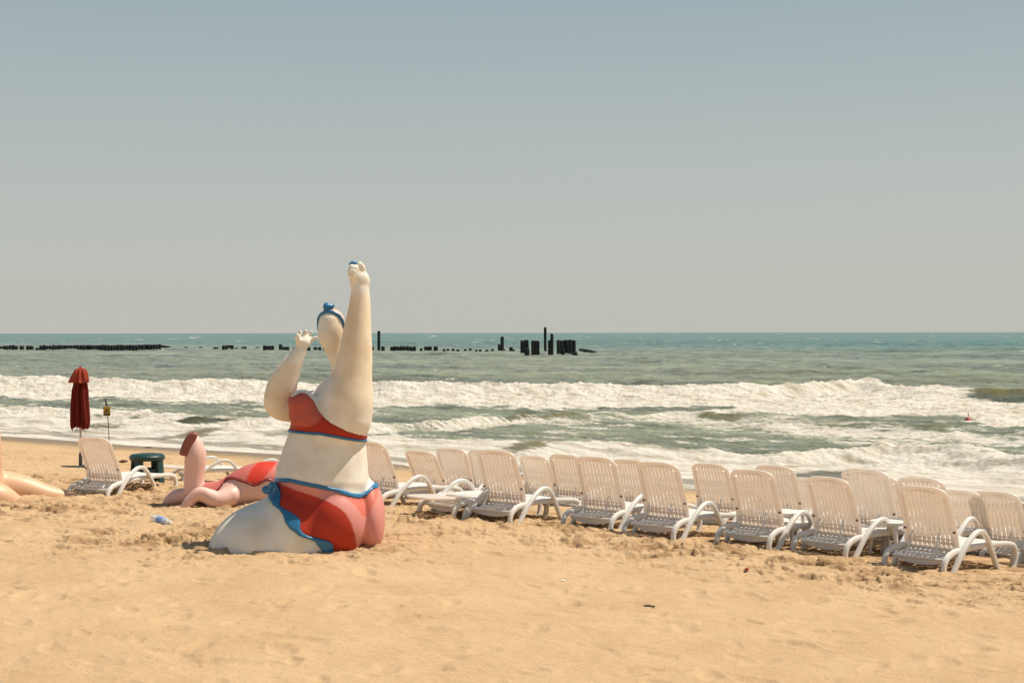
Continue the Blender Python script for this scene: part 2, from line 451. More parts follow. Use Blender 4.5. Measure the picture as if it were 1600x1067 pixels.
# ------------------------------------------------------------------ sea
def sea_mat():
    m = mat('sea_water', (0.2, 0.25, 0.2), 0.3, 0.18)
    b = m.node_tree.nodes['Principled BSDF']
    t = N(m, 'ShaderNodeTexCoord')
    rot = N(m, 'ShaderNodeMapping'); rot.vector_type = 'POINT'
    rot.inputs['Rotation'].default_value = (0, 0, math.atan2(0.565, 0.825))
    L(m, t.outputs['Object'], rot.inputs['Vector'])
    def noise(sx, sy, det=8, rgh=0.65, dist=0.0):
        mp = N(m, 'ShaderNodeMapping'); mp.inputs['Scale'].default_value = (sx, sy, (sx + sy) / 2)
        L(m, rot.outputs[0], mp.inputs['Vector'])
        n = N(m, 'ShaderNodeTexNoise'); n.inputs['Scale'].default_value = 1.0; n.inputs['Detail'].default_value = det
        n.inputs['Roughness'].default_value = rgh; n.inputs['Distortion'].default_value = dist
        L(m, mp.outputs[0], n.inputs['Vector']); return n
    af = N(m, 'ShaderNodeAttribute'); af.attribute_name = 'foam'
    ad = N(m, 'ShaderNodeAttribute'); ad.attribute_name = 'far'
    ash = N(m, 'ShaderNodeAttribute'); ash.attribute_name = 'shallow'
    aol = N(m, 'ShaderNodeAttribute'); aol.attribute_name = 'olive'
    # water colour: silty grey green inshore, teal in the deep
    n0 = noise(0.03, 0.12, 4); 
    c1 = N(m, 'ShaderNodeMix'); c1.data_type = 'RGBA'
    c1.inputs[6].default_value = (0.125, 0.155, 0.102, 1); c1.inputs[7].default_value = (0.225, 0.212, 0.140, 1)
    L(m, n0.outputs['Fac'], c1.inputs[0])
    c2 = N(m, 'ShaderNodeMix'); c2.data_type = 'RGBA'; c2.inputs[7].default_value = (0.030, 0.112, 0.092, 1)
    L(m, ad.outputs['Fac'], c2.inputs[0]); L(m, c1.outputs[2], c2.inputs[6])
    c3 = N(m, 'ShaderNodeMix'); c3.data_type = 'RGBA'; c3.inputs[7].default_value = (0.30, 0.25, 0.19, 1)
    L(m, ash.outputs['Fac'], c3.inputs[0]); L(m, c2.outputs[2], c3.inputs[6])
    c35 = N(m, 'ShaderNodeMix'); c35.data_type = 'RGBA'; c35.inputs[7].default_value = (0.135, 0.115, 0.038, 1)
    L(m, aol.outputs['Fac'], c35.inputs[0]); L(m, c3.outputs[2], c35.inputs[6])
    # water colour varied by darker and paler noise streaks at several sizes
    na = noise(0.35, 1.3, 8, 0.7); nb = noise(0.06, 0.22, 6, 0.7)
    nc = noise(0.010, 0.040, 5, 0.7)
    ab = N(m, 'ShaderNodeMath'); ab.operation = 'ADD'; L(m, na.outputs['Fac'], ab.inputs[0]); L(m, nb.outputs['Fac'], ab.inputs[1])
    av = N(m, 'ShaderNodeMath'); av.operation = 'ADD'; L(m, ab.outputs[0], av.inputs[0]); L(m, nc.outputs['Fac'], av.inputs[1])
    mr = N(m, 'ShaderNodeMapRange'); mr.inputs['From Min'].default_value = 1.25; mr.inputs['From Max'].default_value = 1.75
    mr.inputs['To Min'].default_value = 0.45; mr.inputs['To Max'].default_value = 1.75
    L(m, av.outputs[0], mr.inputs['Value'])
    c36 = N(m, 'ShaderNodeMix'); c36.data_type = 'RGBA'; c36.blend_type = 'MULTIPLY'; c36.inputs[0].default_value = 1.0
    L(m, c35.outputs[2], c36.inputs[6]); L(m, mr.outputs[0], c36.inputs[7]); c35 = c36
    # foam broken up by noise stretched along the shore
    n1 = noise(0.9, 3.4, 12, 0.78, 0.3)
    s1 = N(m, 'ShaderNodeMath'); s1.operation = 'MULTIPLY_ADD'; s1.inputs[1].default_value = 2.6; s1.inputs[2].default_value = -1.3
    L(m, n1.outputs['Fac'], s1.inputs[0])
    s2 = N(m, 'ShaderNodeMath'); s2.operation = 'ADD'
    L(m, s1.outputs[0], s2.inputs[0]); L(m, af.outputs['Fac'], s2.inputs[1])
    fr = N(m, 'ShaderNodeMapRange'); fr.interpolation_type = 'SMOOTHSTEP'
    fr.inputs['From Min'].default_value = 0.32; fr.inputs['From Max'].default_value = 0.66
    L(m, s2.outputs[0], fr.inputs['Value'])
    n2 = noise(0.45, 2.6, 10, 0.75)
    fc = N(m, 'ShaderNodeValToRGB')
    fc.color_ramp.elements[0].position = 0.36; fc.color_ramp.elements[0].color = (0.36, 0.31, 0.22, 1)
    fc.color_ramp.elements[1].position = 0.55; fc.color_ramp.elements[1].color = (0.64, 0.59, 0.515, 1)
    L(m, n2.outputs['Fac'], fc.inputs[0])
    c4 = N(m, 'ShaderNodeMix'); c4.data_type = 'RGBA'
    L(m, fr.outputs[0], c4.inputs[0]); L(m, c35.outputs[2], c4.inputs[6]); L(m, fc.outputs[0], c4.inputs[7])
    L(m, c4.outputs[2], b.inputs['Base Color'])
    rg = N(m, 'ShaderNodeMapRange'); rg.inputs['To Min'].default_value = 0.22; rg.inputs['To Max'].default_value = 0.9
    L(m, fr.outputs[0], rg.inputs['Value']); L(m, rg.outputs[0], b.inputs['Roughness'])
    n3 = noise(1.3, 3.2, 8, 0.65)
    bp = N(m, 'ShaderNodeBump'); bp.inputs['Strength'].default_value = 0.7; bp.inputs['Distance'].default_value = 0.16
    L(m, n3.outputs['Fac'], bp.inputs['Height']); L(m, bp.outputs[0], b.inputs['Normal'])
    return m

CR = [  # l positions, s positions, height, front width, back width, foam reach
    ([-200, -77, -63, -44, -34, -24, -21, -16, -11, 200], [31, 31, 30.5, 33, 37, 43, 49, 45, 44, 44], 0.72, 2.4, 5.0, 15.5),
    ([-200, -47, -41, -33, -24.5, -23.5, -22.4, -18.3, -12.5, -4, 200], [9, 9, 8, 7.8, 10, 14, 18.5, 22, 19.5, 19, 19], 0.36, 1.5, 4.0, 6.0),
    ([-200, -26, -20, -15, -11, -7.6, -6.3, -5.1, -3.3, -1, 4, 200], [3, 3, 3.4, 3.9, 5.0, 5.6, 7.4, 9.6, 8.6, 6.5, 6, 6], 0.36, 1.2, 3.0, 7.5),
]
def sea_z(x, y):
    s, l = shore(x, y)
    r = np.hypot(x, y)
    z = np.zeros_like(x)
    foam = np.zeros_like(x)
    olive = np.zeros_like(x)
    amp = sstep(-0.5, 6, s)
    # wind sea and swell
    chop = np.clip(1.4 - r / 900, 0, 1)
    sw = 0.20 * np.sin(2 * np.pi * (s + 3.5 * vnoise(l / 25, s / 40, 61)) / 17.0) * (0.6 + 0.6 * vnoise(l / 22, s / 18, 62))
    z += sstep(20, 60, s) * sw * 1.0 + amp * chop * ((0.12 + 0.09 * sstep(44, 60, s)) * fbm(l / 6.0, s / 2.4, 3, 63) + 0.07 * fbm(l / 1.6, s / 0.7, 4, 66, 0.65) * sstep(260, 100, r))
    z += sstep(40, 120, s) * chop * 0.22 * fbm(l / 14.0, s / 5.5, 3, 67)
    for i, (pl, ps, h, wf, wb, reach) in enumerate(CR):
        c = np.interp(l, pl, ps) + 1.6 * vnoise(l / 9.0, l * 0 + i, 70 + i) + 0.5 * vnoise(l / 2.3, l * 0 + i, 80 + i)
        hh = h * (0.85 + 0.35 * vnoise(l / 6.5, l * 0 + 3 * i, 90 + i) + 0.16 * vnoise(l / 1.5, s / 2.0, 95 + i))
        if i == 0: hh = hh + 0.28 * np.exp(-((l + 21.5) / 2.2) ** 2) + 0.15 * np.exp(-((l + 25.5) / 0.8) ** 2)
        d = s - c
        prof = np.where(d < 0, np.exp(-(np.abs(d) / wf) ** 2.0), np.exp(-(d / wb) ** 1.6))
        z += hh * prof
        ragged = 0.9 * fbm(l / 3.0, s / 1.5, 3, 100 + i)
        ln = reach * (0.85 + 0.5 * vnoise(l / 7.0, l * 0, 110 + i))
        if i == 0: ln = ln * np.interp(l, [-60, -40, -25, -15], [0.85, 1.0, 1.25, 1.55])
        f = sstep(-ln - 2.0, -ln + 2.0, d + ragged * 1.5) * sstep(0.9, 0.1, d + ragged * 0.4)
        if i == 0:
            green = sstep(-14.5, -12.5, l) * sstep(-4.2, -2.4, d) * 0.95      # a stretch at the right that has not broken yet
            green2 = sstep(0.25, 0.7, vnoise(l / 5.0, l * 0 + 9, 130)) * sstep(-1.6, -0.8, d) * 0.8
            f = f * (1 - np.clip(green + green2, 0, 1))
            olive = np.maximum(olive, np.exp(-((d + 0.6) / 1.3) ** 2) * np.clip(green + green2, 0, 1))
        if i == 1:
            f = f * (0.50 + 0.35 * vnoise(l / 8.0, s / 3.0, 120) + 0.5 * sstep(-22, -27, l))
            g3 = sstep(0.0, 0.4, vnoise(l / 3.0, l * 0 + 4, 133)) * sstep(-1.6, -0.8, d) * 0.8
            f = f * (1 - g3)
            olive = np.maximum(olive, np.exp(-((d + 0.4) / 1.0) ** 2) * g3)
        if i == 2:
            g3 = sstep(0.1, 0.5, vnoise(l / 2.6, l * 0 + 4, 131)) * sstep(-1.4, -0.7, d) * 0.8
            f = f * (1 - g3)
            olive = np.maximum(olive, np.exp(-((d + 0.4) / 0.9) ** 2) * g3)
        foam = np.maximum(foam, f)
    # lace between the breakers
    foam = np.maximum(foam, 0.55 * sstep(34, 22, s) * sstep(-0.2, 0.6, fbm(l / 5, s / 1.6, 3, 140)))
    # white caps out at sea
    cap = sstep(0.80, 1.15, fbm(l / 7.0, s / 3.2, 3, 150) + 0.2 * vnoise(l / 60, s / 30, 151)) * sstep(40, 60, s) * 0.75
    foam = np.maximum(foam, cap)
    cap = sstep(0.80, 1.15, fbm(l / 2.6, s / 1.3, 3, 154) + 0.25 * vnoise(l / 30, s / 20, 155)) * sstep(42, 52, s) * sstep(260, 160, r) * 0.62
    foam = np.maximum(foam, cap)
    cap = sstep(0.62, 1.0, fbm(l / 26.0, s / 16.0, 3, 152)) * sstep(150, 260, s) * 0.7
    foam = np.maximum(foam, cap)
    # swash: thin tongue with a bright edge
    edge = s + 1.5 * np.exp(-((l + 8) / 7.0) ** 2) + 0.9 * vnoise(l / 5.0, l * 0, 160) + 0.3 * vnoise(l / 1.3, l * 0, 161)
    foam = np.maximum(foam, 0.75 * np.exp(-((edge - 0.55) / 0.22) ** 2))
    foam = foam * (1 - 0.8 * sstep(2.6, 1.0, edge) * sstep(0.7, 1.1, edge))
    z += 0.085 * sstep(0.5, 0.9, foam) * fbm(l / 1.1, s / 0.45, 4, 170, 0.65) * sstep(3, 8, s)
    z = SEA + z * sstep(-0.5, 4.0, s) + 0.02 * vnoise(l / 4.0, s / 3.0, 171)
    far = np.clip(sstep(90, 420, s) * 1.0 + 0.18 * fbm(l / 80, s / 40, 2, 180) * sstep(50, 90, s), 0, 1)
    shal = sstep(7.0, 1.0, s) * 0.9
    return z, {'foam': foam, 'far': far, 'shallow': shal, 'olive': olive}
radii_sea = np.concatenate([np.geomspace(14, 130, 800), np.geomspace(130, 600, 220)[1:], np.geomspace(600, 14000, 60)[1:]])
ang_sea = np.concatenate([R(np.linspace(-95, -24, 90))[:-1], R(np.linspace(-24, 24, 1150)), R(np.linspace(24, 110, 110))[1:]])
polar_sheet('sea', radii_sea, ang_sea, sea_z, sea_mat())
def sea_level(x, y): return float(sea_z(np.array([x]), np.array([y]))[0][0])

# ------------------------------------------------------------------ signed-distance sculpting for the painted figures
def surface_net(Fv, org, h):
    s = Fv < 0
    nx, ny, nz = Fv.shape
    acc = np.zeros((nx - 1, ny - 1, nz - 1, 3), np.float32); cnt = np.zeros((nx - 1, ny - 1, nz - 1), np.float32)
    corners = [(i, j, k) for i in (0, 1) for j in (0, 1) for k in (0, 1)]
    def cv(A, c): return A[c[0]:nx - 1 + c[0], c[1]:ny - 1 + c[1], c[2]:nz - 1 + c[2]]
    for a in corners:
        for ax in range(3):
            if a[ax] == 1: continue
            b = list(a); b[ax] = 1; b = tuple(b)
            fa, fb = cv(Fv, a), cv(Fv, b)
            cross = (fa < 0) != (fb < 0)
            den = np.where(np.abs(fa - fb) < 1e-9, 1, fa - fb)
            t = np.where(cross, fa / den, 0)
            for q in range(3):
                acc[..., q] += np.where(cross, a[q] + (t if q == ax else 0), 0)
            cnt += cross
    act = cnt > 0
    idx = -np.ones(act.shape, np.int64); idx[act] = np.arange(act.sum())
    ii = np.argwhere(act)
    vs = (acc[act] / cnt[act][:, None] + ii) * h + np.array(org)
    faces = []
    for ax in range(3):
        sl0 = [slice(None)] * 3; sl1 = [slice(None)] * 3
        sl0[ax] = slice(0, -1); sl1[ax] = slice(1, None)
        a = s[tuple(sl0)]; b = s[tuple(sl1)]
        e = np.argwhere(a != b)
        o1, o2 = [(1, 2), (2, 0), (0, 1)][ax]
        ok = (e[:, o1] > 0) & (e[:, o2] > 0) & (e[:, o1] < s.shape[o1] - 1) & (e[:, o2] < s.shape[o2] - 1)
        e = e[ok]
        def gi(d1, d2):
            q = e.copy(); q[:, o1] -= d1; q[:, o2] -= d2
            return idx[q[:, 0], q[:, 1], q[:, 2]]
        quad = np.stack([gi(1, 1), gi(0, 1), gi(0, 0), gi(1, 0)], -1)
        flip = b[e[:, 0], e[:, 1], e[:, 2]]
        quad[flip] = quad[flip][:, ::-1]
        faces.append(quad)
    return vs, np.concatenate(faces)

def smin(a, b, k):
    hh = np.clip(0.5 + 0.5 * (b - a) / k, 0, 1)
    return b * (1 - hh) + a * hh - k * hh * (1 - hh)
class Sculpt:
    """figure modelled in metres; px() turns picture measurements of its front into local x, z"""
    def __init__(s, ax, ay, ppm): s.ax, s.ay, s.ppm = ax, ay, ppm
    def P(s, px, py, y=0.0): return np.array([(px - s.ax) / s.ppm, y, (s.ay - py) / s.ppm])
    def X(s, px): return (px - s.ax) / s.ppm
    def Z(s, py): return (s.ay - py) / s.ppm
    def grid(s, x0, x1, y0, y1, z0, z1, h):
        s.h = h; s.o = (x0, y0, z0)
        a = [np.arange(p, q, h, dtype=np.float32) for p, q in ((x0, x1), (y0, y1), (z0, z1))]
        s.G = np.meshgrid(*a, indexing='ij')
    def _win(s, lo, hi):
        sl = []
        for q in range(3):
            n = s.G[0].shape[q]
            a = int(np.clip((lo[q] - 0.26 - s.o[q]) / s.h, 0, n - 1)); b = int(np.clip((hi[q] + 0.26 - s.o[q]) / s.h + 2, a + 1, n))
            sl.append(slice(a, b))
        return tuple(sl)
    def cone(s, a, ra, b, rb, ys=1.0, out=None):
        """tapered limb; a, b = (px, py, y); radii in px; ys stretches it in depth"""
        A = s.P(*a); B = s.P(*b); ra /= s.ppm; rb /= s.ppm
        rm = max(ra, rb) * max(1, ys)
        w_ = s._win(np.minimum(A, B) - rm, np.maximum(A, B) + rm)
        d = B - A; X, Y, Z = [g[w_] for g in s.G]
        Ys = (Y - A[1]) / ys; dy = d[1] / ys
        L2 = d[0] ** 2 + dy ** 2 + d[2] ** 2 + 1e-9
        t = np.clip(((X - A[0]) * d[0] + Ys * dy + (Z - A[2]) * d[2]) / L2, 0, 1)
        v = np.sqrt((X - A[0] - t * d[0]) ** 2 + (Ys - t * dy) ** 2 + (Z - A[2] - t * d[2]) ** 2) - (ra + t * (rb - ra))
        if out is None: out = np.full(s.G[0].shape, 0.26, np.float32)
        out[w_] = np.minimum(out[w_], v)
        return out
    def ell(s, c, rx, ry, rz):
        """ellipsoid, rx rz in px, ry in metres"""
        C = s.P(*c); rx /= s.ppm; rz /= s.ppm; X, Y, Z = s.G
        k0 = np.sqrt(((X - C[0]) / rx) ** 2 + ((Y - C[1]) / ry) ** 2 + ((Z - C[2]) / rz) ** 2)
        k1 = np.sqrt(((X - C[0]) / rx ** 2) ** 2 + ((Y - C[1]) / ry ** 2) ** 2 + ((Z - C[2]) / rz ** 2) ** 2) + 1e-6
        return np.minimum(k0 * (k0 - 1) / k1, 0.6)
    def chain(s, pts, k=0.06, ys=1.0):
        """a limb whose axis and girth run smoothly through the given stations"""
        q = spline([Vector((p[0], p[1], p[2] * s.ppm)) for p, r in pts], 6)
        r = spline([Vector((r_, 0, 0)) for p, r_ in pts], 6)
        out = None
        for a, b, ra, rb in zip(q[:-1], q[1:], r[:-1], r[1:]):
            out = s.cone((a[0], a[1], a[2] / s.ppm), ra[0], (b[0], b[1], b[2] / s.ppm), rb[0], ys, out)
        return out
    def mesh(s, name, f, m, parent, paint=None):
        v, q = surface_net(f, s.o, s.h)
        # one relaxation pass takes the lattice out of the surface
        for _ in range(2):
            acc = np.zeros_like(v); n = np.zeros(len(v))
            for a, b in ((0, 1), (1, 2), (2, 3), (3, 0)):
                np.add.at(acc, q[:, a], v[q[:, b]]); np.add.at(n, q[:, a], 1)
                np.add.at(acc, q[:, b], v[q[:, a]]); np.add.at(n, q[:, b], 1)
            v = 0.5 * v + 0.5 * acc / np.maximum(n, 1)[:, None]
        col = paint(v) if paint else None
        return link_mesh(name, v, q.tolist(), m, parent, True, col)

def facing(p):        # heading of a figure whose front is square to the line from where the photographer stood
    return -math.atan2(p.x, p.y)

# ---- the big seated bather
def build_bather():
    S = Sculpt(460, 850, 125.0)
    p = on_ground(460, 850)
    root = thing('bather_statue', 'big cream statue of a plump bather in red bikini, one arm stretched up', 'statue',
                 (p.x, p.y, float(ground(p.x, p.y))), facing(p))
    S.grid(S.X(315), S.X(612), -0.85, 1.0, S.Z(872), S.Z(400), 0.0165)
    X, Y, Z = S.G
    thigh = smin(S.cone((345, 848, -0.05), 14, (446, 842, -0.05), 87, 0.85), S.ell((440, 862, -0.05), 112, 0.58, 84), 0.05)
    lobeA = S.ell((520, 812, -0.10), 53, 0.52, 62)
    lobeB = S.ell((577, 812, 0.12), 24, 0.46, 58)
    belly = S.cone((504, 742, 0.03), 73, (513, 672, 0.0), 58, 0.9)
    hips = smin(lobeA, lobeB, 0.035)
    hips = smin(hips, thigh, 0.13)
    low = smin(hips, belly, 0.10)
    chest = S.cone((519, 655, -0.04), 52, (533, 628, -0.08), 44, 1.05)
    breast = S.cone((478, 640, -0.22), 27, (472, 627, -0.27), 20)
    torso = smin(low, chest, 0.10)
    torso_b = smin(torso, breast, 0.05)
    TB0 = torso_b
    arm = S.chain([((541, 650, -0.20), 38.5), ((545, 620, -0.23), 35.5), ((550, 588, -0.24), 30), ((554, 555, -0.24), 26.5), ((557, 520, -0.24), 22), ((561, 480, -0.24), 17), ((562, 455, -0.24), 14)], 0.08)
    palm = S.ell((561, 440, -0.24), 16, 0.10, 18)
    hand = smin(arm, palm, 0.03)
    for a, b, c, ra, rb in (((566, 432, -0.23), (565, 420, -0.26), (561, 414, -0.30), 6.0, 4.6),
                            ((560, 428, -0.27), (554, 420, -0.32), (548, 418.5, -0.33), 5.6, 4.6),
                            ((558, 433, -0.29), (551, 426, -0.34), (545.5, 425, -0.34), 5.2, 4.3),
                            ((556, 438, -0.29), (550, 433, -0.34), (545.5, 432, -0.34), 4.8, 4.0),
                            ((570, 436, -0.16), (566, 424, -0.14), (562, 418, -0.16), 4.0, 3.4)):
        hand = smin(hand, smin(S.cone(a, ra, b, (ra + rb) / 2), S.cone(b, (ra + rb) / 2, c, rb), 0.008), 0.012)
    head = S.chain([((518, 503, 0.16), 19), ((518, 520, 0.16), 20.5), ((521, 545, 0.15), 13.5), ((526, 570, 0.14), 8.5), ((530, 605, 0.12), 14)], 0.05)
    head = smin(head, S.cone((508, 528, 0.10), 10, (510, 522, 0.10), 11), 0.06)
    head_only = head.copy()
    farm = S.chain([((500, 636, 0.20), 26), ((440, 635, 0.12), 22), ((441, 606, 0.08), 23.5), ((455, 573, 0.02), 17), ((470, 547, -0.02), 9.5)], 0.05)
    palm2 = S.ell((474, 535, -0.02), 11.5, 0.075, 11)
    farm = smin(farm, palm2, 0.03)
    for a, b, c, ra, rb in (((468, 533, -0.07), (465, 528, -0.11), (466, 524, -0.12), 4.8, 3.8),
                            ((474, 530, -0.04), (476, 522, -0.03), (478, 517, -0.04), 4.2, 3.2),
                            ((479, 530, 0.0), (484, 522, 0.02), (487, 518, 0.01), 4.0, 2.9),
                            ((482, 534, 0.0), (489, 530, 0.0), (494, 527, -0.02), 4.0, 3.2),
                            ((470, 530, 0.05), (469, 522, 0.07), (470, 518, 0.06), 3.8, 3.0)):
        farm = smin(farm, smin(S.cone(a, ra, b, (ra + rb) / 2), S.cone(b, (ra + rb) / 2, c, rb), 0.008), 0.012)
    body = smin(torso_b, hand, 0.14)
    body = smin(body, farm, 0.05)
    body = smin(body, head, 0.05)
    def skin(v):
        px = v[:, 0] * S.ppm + S.ax; py = S.ay - v[:, 2] * S.ppm
        a = sstep(450, 470, py) * sstep(690, 590, py) * sstep(495, 545, px)
        b = sstep(552, 575, py) * sstep(690, 640, py) * sstep(475, 440, px) * 0.7
        k = (0.9 * np.maximum(a, b))[:, None]
        return np.array([0.83, 0.79, 0.70]) * (1 - k) + np.array([0.83, 0.69, 0.50]) * k
    S.mesh('body', body, M['cream'], root, skin)

    # --- bikini top, painted in relief on the chest
    ztop = np.interp(X, [S.X(q) for q in (440, 452, 472, 480, 490, 497, 505, 515, 540, 560, 574, 600)],
                     [S.Z(q) for q in (612, 612, 611, 613, 624, 638, 648, 657, 670, 677, 680, 681)])
    zlow = np.interp(X, [S.X(q) for q in (430, 452, 500, 540, 574, 600)], [S.Z(q) for q in (671, 671, 673, 681, 688, 690)])
    bsel = np.maximum(Z - ztop, (zlow) - Z)
    top = np.maximum(smin(torso_b, hand, 0.14) - 0.012, bsel)
    top = np.maximum(top, S.ell((515, 655, 0.0), 85, 0.9, 60))
    def paint_top(v):
        c = np.tile(np.array([0.38, 0.032, 0.014]), (len(v), 1))
        bc = S.P(476, 636)
        d = np.hypot(v[:, 0] - bc[0], v[:, 2] - bc[2]) * S.ppm
        k = sstep(29, 27.5, d)[:, None]
        c = c * (1 - k) + np.array([0.45, 0.10, 0.075]) * k
        return c
    S.mesh('bikini_top', top, M['suit'], root, paint_top)
    tr = np.maximum(smin(torso_b, hand, 0.14) - 0.024, np.abs(Z - (zlow - 0.010)) - 0.020)
    S.mesh('bikini_top_trim', tr, M['blue'], root)

    # --- bikini bottom
    wz = np.interp(X, [S.X(q) for q in (400, 426, 440, 453, 494, 529, 548, 562, 572, 581, 600)],
                   [S.Z(q) for q in (752, 752, 748, 747, 755, 763, 771, 774, 771, 763, 760)])
    HEM = ([745, 752, 768, 782, 790, 798, 806, 816, 826, 832, 836, 846, 862], [424, 427, 428, 432, 446, 455, 458, 461, 472, 490, 502, 509, 511])
    hx = np.interp(-Z, [-S.Z(q) for q in HEM[0]], [S.X(q) for q in HEM[1]])
    low_b = low
    sel = np.maximum(Z - wz, (hx - X) * 0.75)
    bot = np.maximum(low_b - 0.012, sel)
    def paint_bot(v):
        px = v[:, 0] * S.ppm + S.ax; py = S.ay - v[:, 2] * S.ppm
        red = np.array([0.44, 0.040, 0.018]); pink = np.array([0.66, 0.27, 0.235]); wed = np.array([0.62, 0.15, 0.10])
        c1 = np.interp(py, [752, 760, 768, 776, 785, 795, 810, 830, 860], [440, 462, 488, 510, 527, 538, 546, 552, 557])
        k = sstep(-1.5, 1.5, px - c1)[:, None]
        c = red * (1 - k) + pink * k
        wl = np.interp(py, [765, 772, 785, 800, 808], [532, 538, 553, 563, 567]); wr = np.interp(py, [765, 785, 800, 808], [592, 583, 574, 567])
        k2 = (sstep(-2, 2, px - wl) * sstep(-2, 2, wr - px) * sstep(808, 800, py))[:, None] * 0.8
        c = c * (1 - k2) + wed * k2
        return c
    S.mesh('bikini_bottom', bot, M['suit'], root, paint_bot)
    ub = np.maximum(low_b - 0.026, np.abs(Z - (wz + 0.012)) - 0.027)
    ub = np.maximum(ub, S.X(424) - X)
    S.mesh('waist_trim', ub, M['blue'], root)
    wid = 0.052 + 0.018 * np.sin(Z * 21)
    hb = np.maximum(low_b - 0.040, np.abs((hx - X) * 0.75 - 0.0) - wid)
    hb = np.maximum(hb, Z - wz)
    S.mesh('leg_frill', hb, M['blue'], root)
    kn = smin(S.ell((419, 760, -0.30), 9, 0.07, 7), S.ell((427, 752, -0.34), 6, 0.05, 5), 0.02)
    S.mesh('side_bow', kn, M['blue'], root)
    # --- bathing cap with rim and knot
    C = S.P(519, 508, 0.16)
    n = np.array([0.30, 0.80, 0.52]); n = n / np.linalg.norm(n)
    pl = (X - C[0]) * n[0] + (Y - C[1]) * n[1] + (Z - C[2]) * n[2]
    cap = np.maximum(head_only - 0.022, -(pl - 0.005))
    cap = np.maximum(cap, S.Z(548) - Z)
    S.mesh('bathing_cap', cap, M['pink'], root)
    rim = np.maximum(head_only - 0.032, np.abs(pl - 0.005) - 0.018)
    rim = np.maximum(rim, S.Z(528) - Z)
    S.mesh('cap_rim', rim, M['blue'], root)
    kn = smin(S.ell((511, 480, 0.10), 6, 0.05, 7.5), S.ell((517, 478, 0.12), 7, 0.05, 5), 0.02)
    kn = smin(kn, S.ell((510, 475, 0.14), 4, 0.035, 3.6), 0.02)
    S.mesh('cap_knot', kn, M['blue'], root)
    nail = S.chain([((546.5, 414, -0.31), 3.0), ((550, 411.8, -0.31), 3.2), ((555, 412.5, -0.29), 3.0)], 0.02)
    S.mesh('fingernail', nail, M['blue'], root)
    root.scale = [S.ppm * p.y / F] * 3
    return root
build_bather()

# ---- the pink figure lying behind her
def build_pink():
    S = Sculpt(400, 786, 101.0)
    p = on_ground(402, 786)
    root = thing('sunbather_statue', 'pink statue of a sunbather in red swimsuit lying behind the big bather', 'statue',
                 (p.x, p.y, float(ground(p.x, p.y))), facing(p))
    S.grid(S.X(250), S.X(606), -0.75, 0.95, S.Z(806), S.Z(664), 0.018)
    X, Y, Z = S.G
    f = S.chain([((303, 765, 0.0), 15), ((304, 740, 0.0), 15.5), ((306, 712, 0.0), 16.5), ((306, 697, 0.0), 13.0), ((305, 685, 0.0), 7.5), ((303, 679, 0.0), 5)], 0.05)
    arm1 = S.chain([((262, 782, 0.15), 7), ((275, 776, 0.15), 12), ((300, 772, 0.10), 13), ((345, 768, 0.1), 18)], 0.05)
    arm2 = S.chain([((290, 789, -0.30), 8), ((300, 776, -0.30), 9), ((313, 764, -0.30), 8.5), ((330, 767, -0.30), 7)], 0.03)
    for q in range(4):
        arm2 = smin(arm2, S.cone((322 + q * 1.6, 762 + q * 1.8, -0.34 - q * 0.01), 3.0, (334 + q * 1.2, 768 + q * 2.1, -0.37), 2.2), 0.008)
    tor = S.chain([((318, 768, 0.0), 14), ((350, 772, 0.0), 22), ((392, 762, 0.05), 34), ((425, 762, 0.1), 38), ((480, 770, 0.15), 34), ((545, 770, 0.2), 34)], 0.08)
    leg = S.chain([((360, 772, -0.22), 15), ((340, 777, -0.3), 14), ((320, 770, -0.28), 10)], 0.04)
    up = smin(S.ell((557, 755, 0.2), 39, 0.40, 60), S.ell((568, 790, 0.2), 32, 0.35, 45), 0.08)
    f = smin(f, smin(arm1, arm2, 0.03), 0.04)
    tor = smin(tor, up, 0.08)
    f = smin(f, tor, 0.06)
    f = smin(f, leg, 0.06)
    S.mesh('body', f, M['pink'], root)
    lz = np.interp(X, [S.X(q) for q in (335, 345, 352, 362, 385, 395, 403, 410, 418, 426, 450, 470)],
                   [S.Z(q) for q in (768, 756, 746, 744, 751, 755, 753, 748, 746, 751, 752, 740)])
    suit = np.maximum(tor - 0.018, lz - Z)
    suit = np.maximum(suit, X - S.X(500))
    def paint(v):
        px = v[:, 0] * S.ppm + S.ax; py = S.ay - v[:, 2] * S.ppm
        c = np.tile(np.array([0.56, 0.16, 0.13]), (len(v), 1))
        a = np.interp(py, [722, 730, 740, 755], [402, 392, 386, 382]); b = np.interp(py, [722, 730, 740, 755], [430, 424, 414, 400])
        k = (sstep(-2, 2, px - a) * sstep(-2, 2, b - px))[:, None]
        return c * (1 - k) + np.array([0.60, 0.045, 0.022]) * k
    S.mesh('swimsuit', suit, M['suit'], root, paint)
    tr = np.maximum(tor - 0.026, np.abs(lz - Z) - 0.022)
    tr = np.maximum(tr, X - S.X(500))
    S.mesh('swimsuit_trim', tr, M['trim'], root)
    # bobbed hair: a thick slab sweeping down in front of the face
    poly = [(303, 672), (310, 675), (309, 682), (303, 689), (298, 700), (294, 711), (281, 708), (284, 697), (289, 685), (295, 676)]
    b = MB(); n = len(poly); d0 = 0.13
    for yy in (-d0, d0): b.v += [Vector(S.P(x, y, yy)) for x, y in poly]
    b.f += [tuple(range(n)), tuple(range(n, 2 * n))[::-1]] + [((k + 1) % n, k, n + k, n + (k + 1) % n) for k in range(n)]
    b.build('hair', M['hair'], root, bevel=0.035, angle=50)
    root.scale = [S.ppm * p.y / F] * 3
    return root
build_pink()

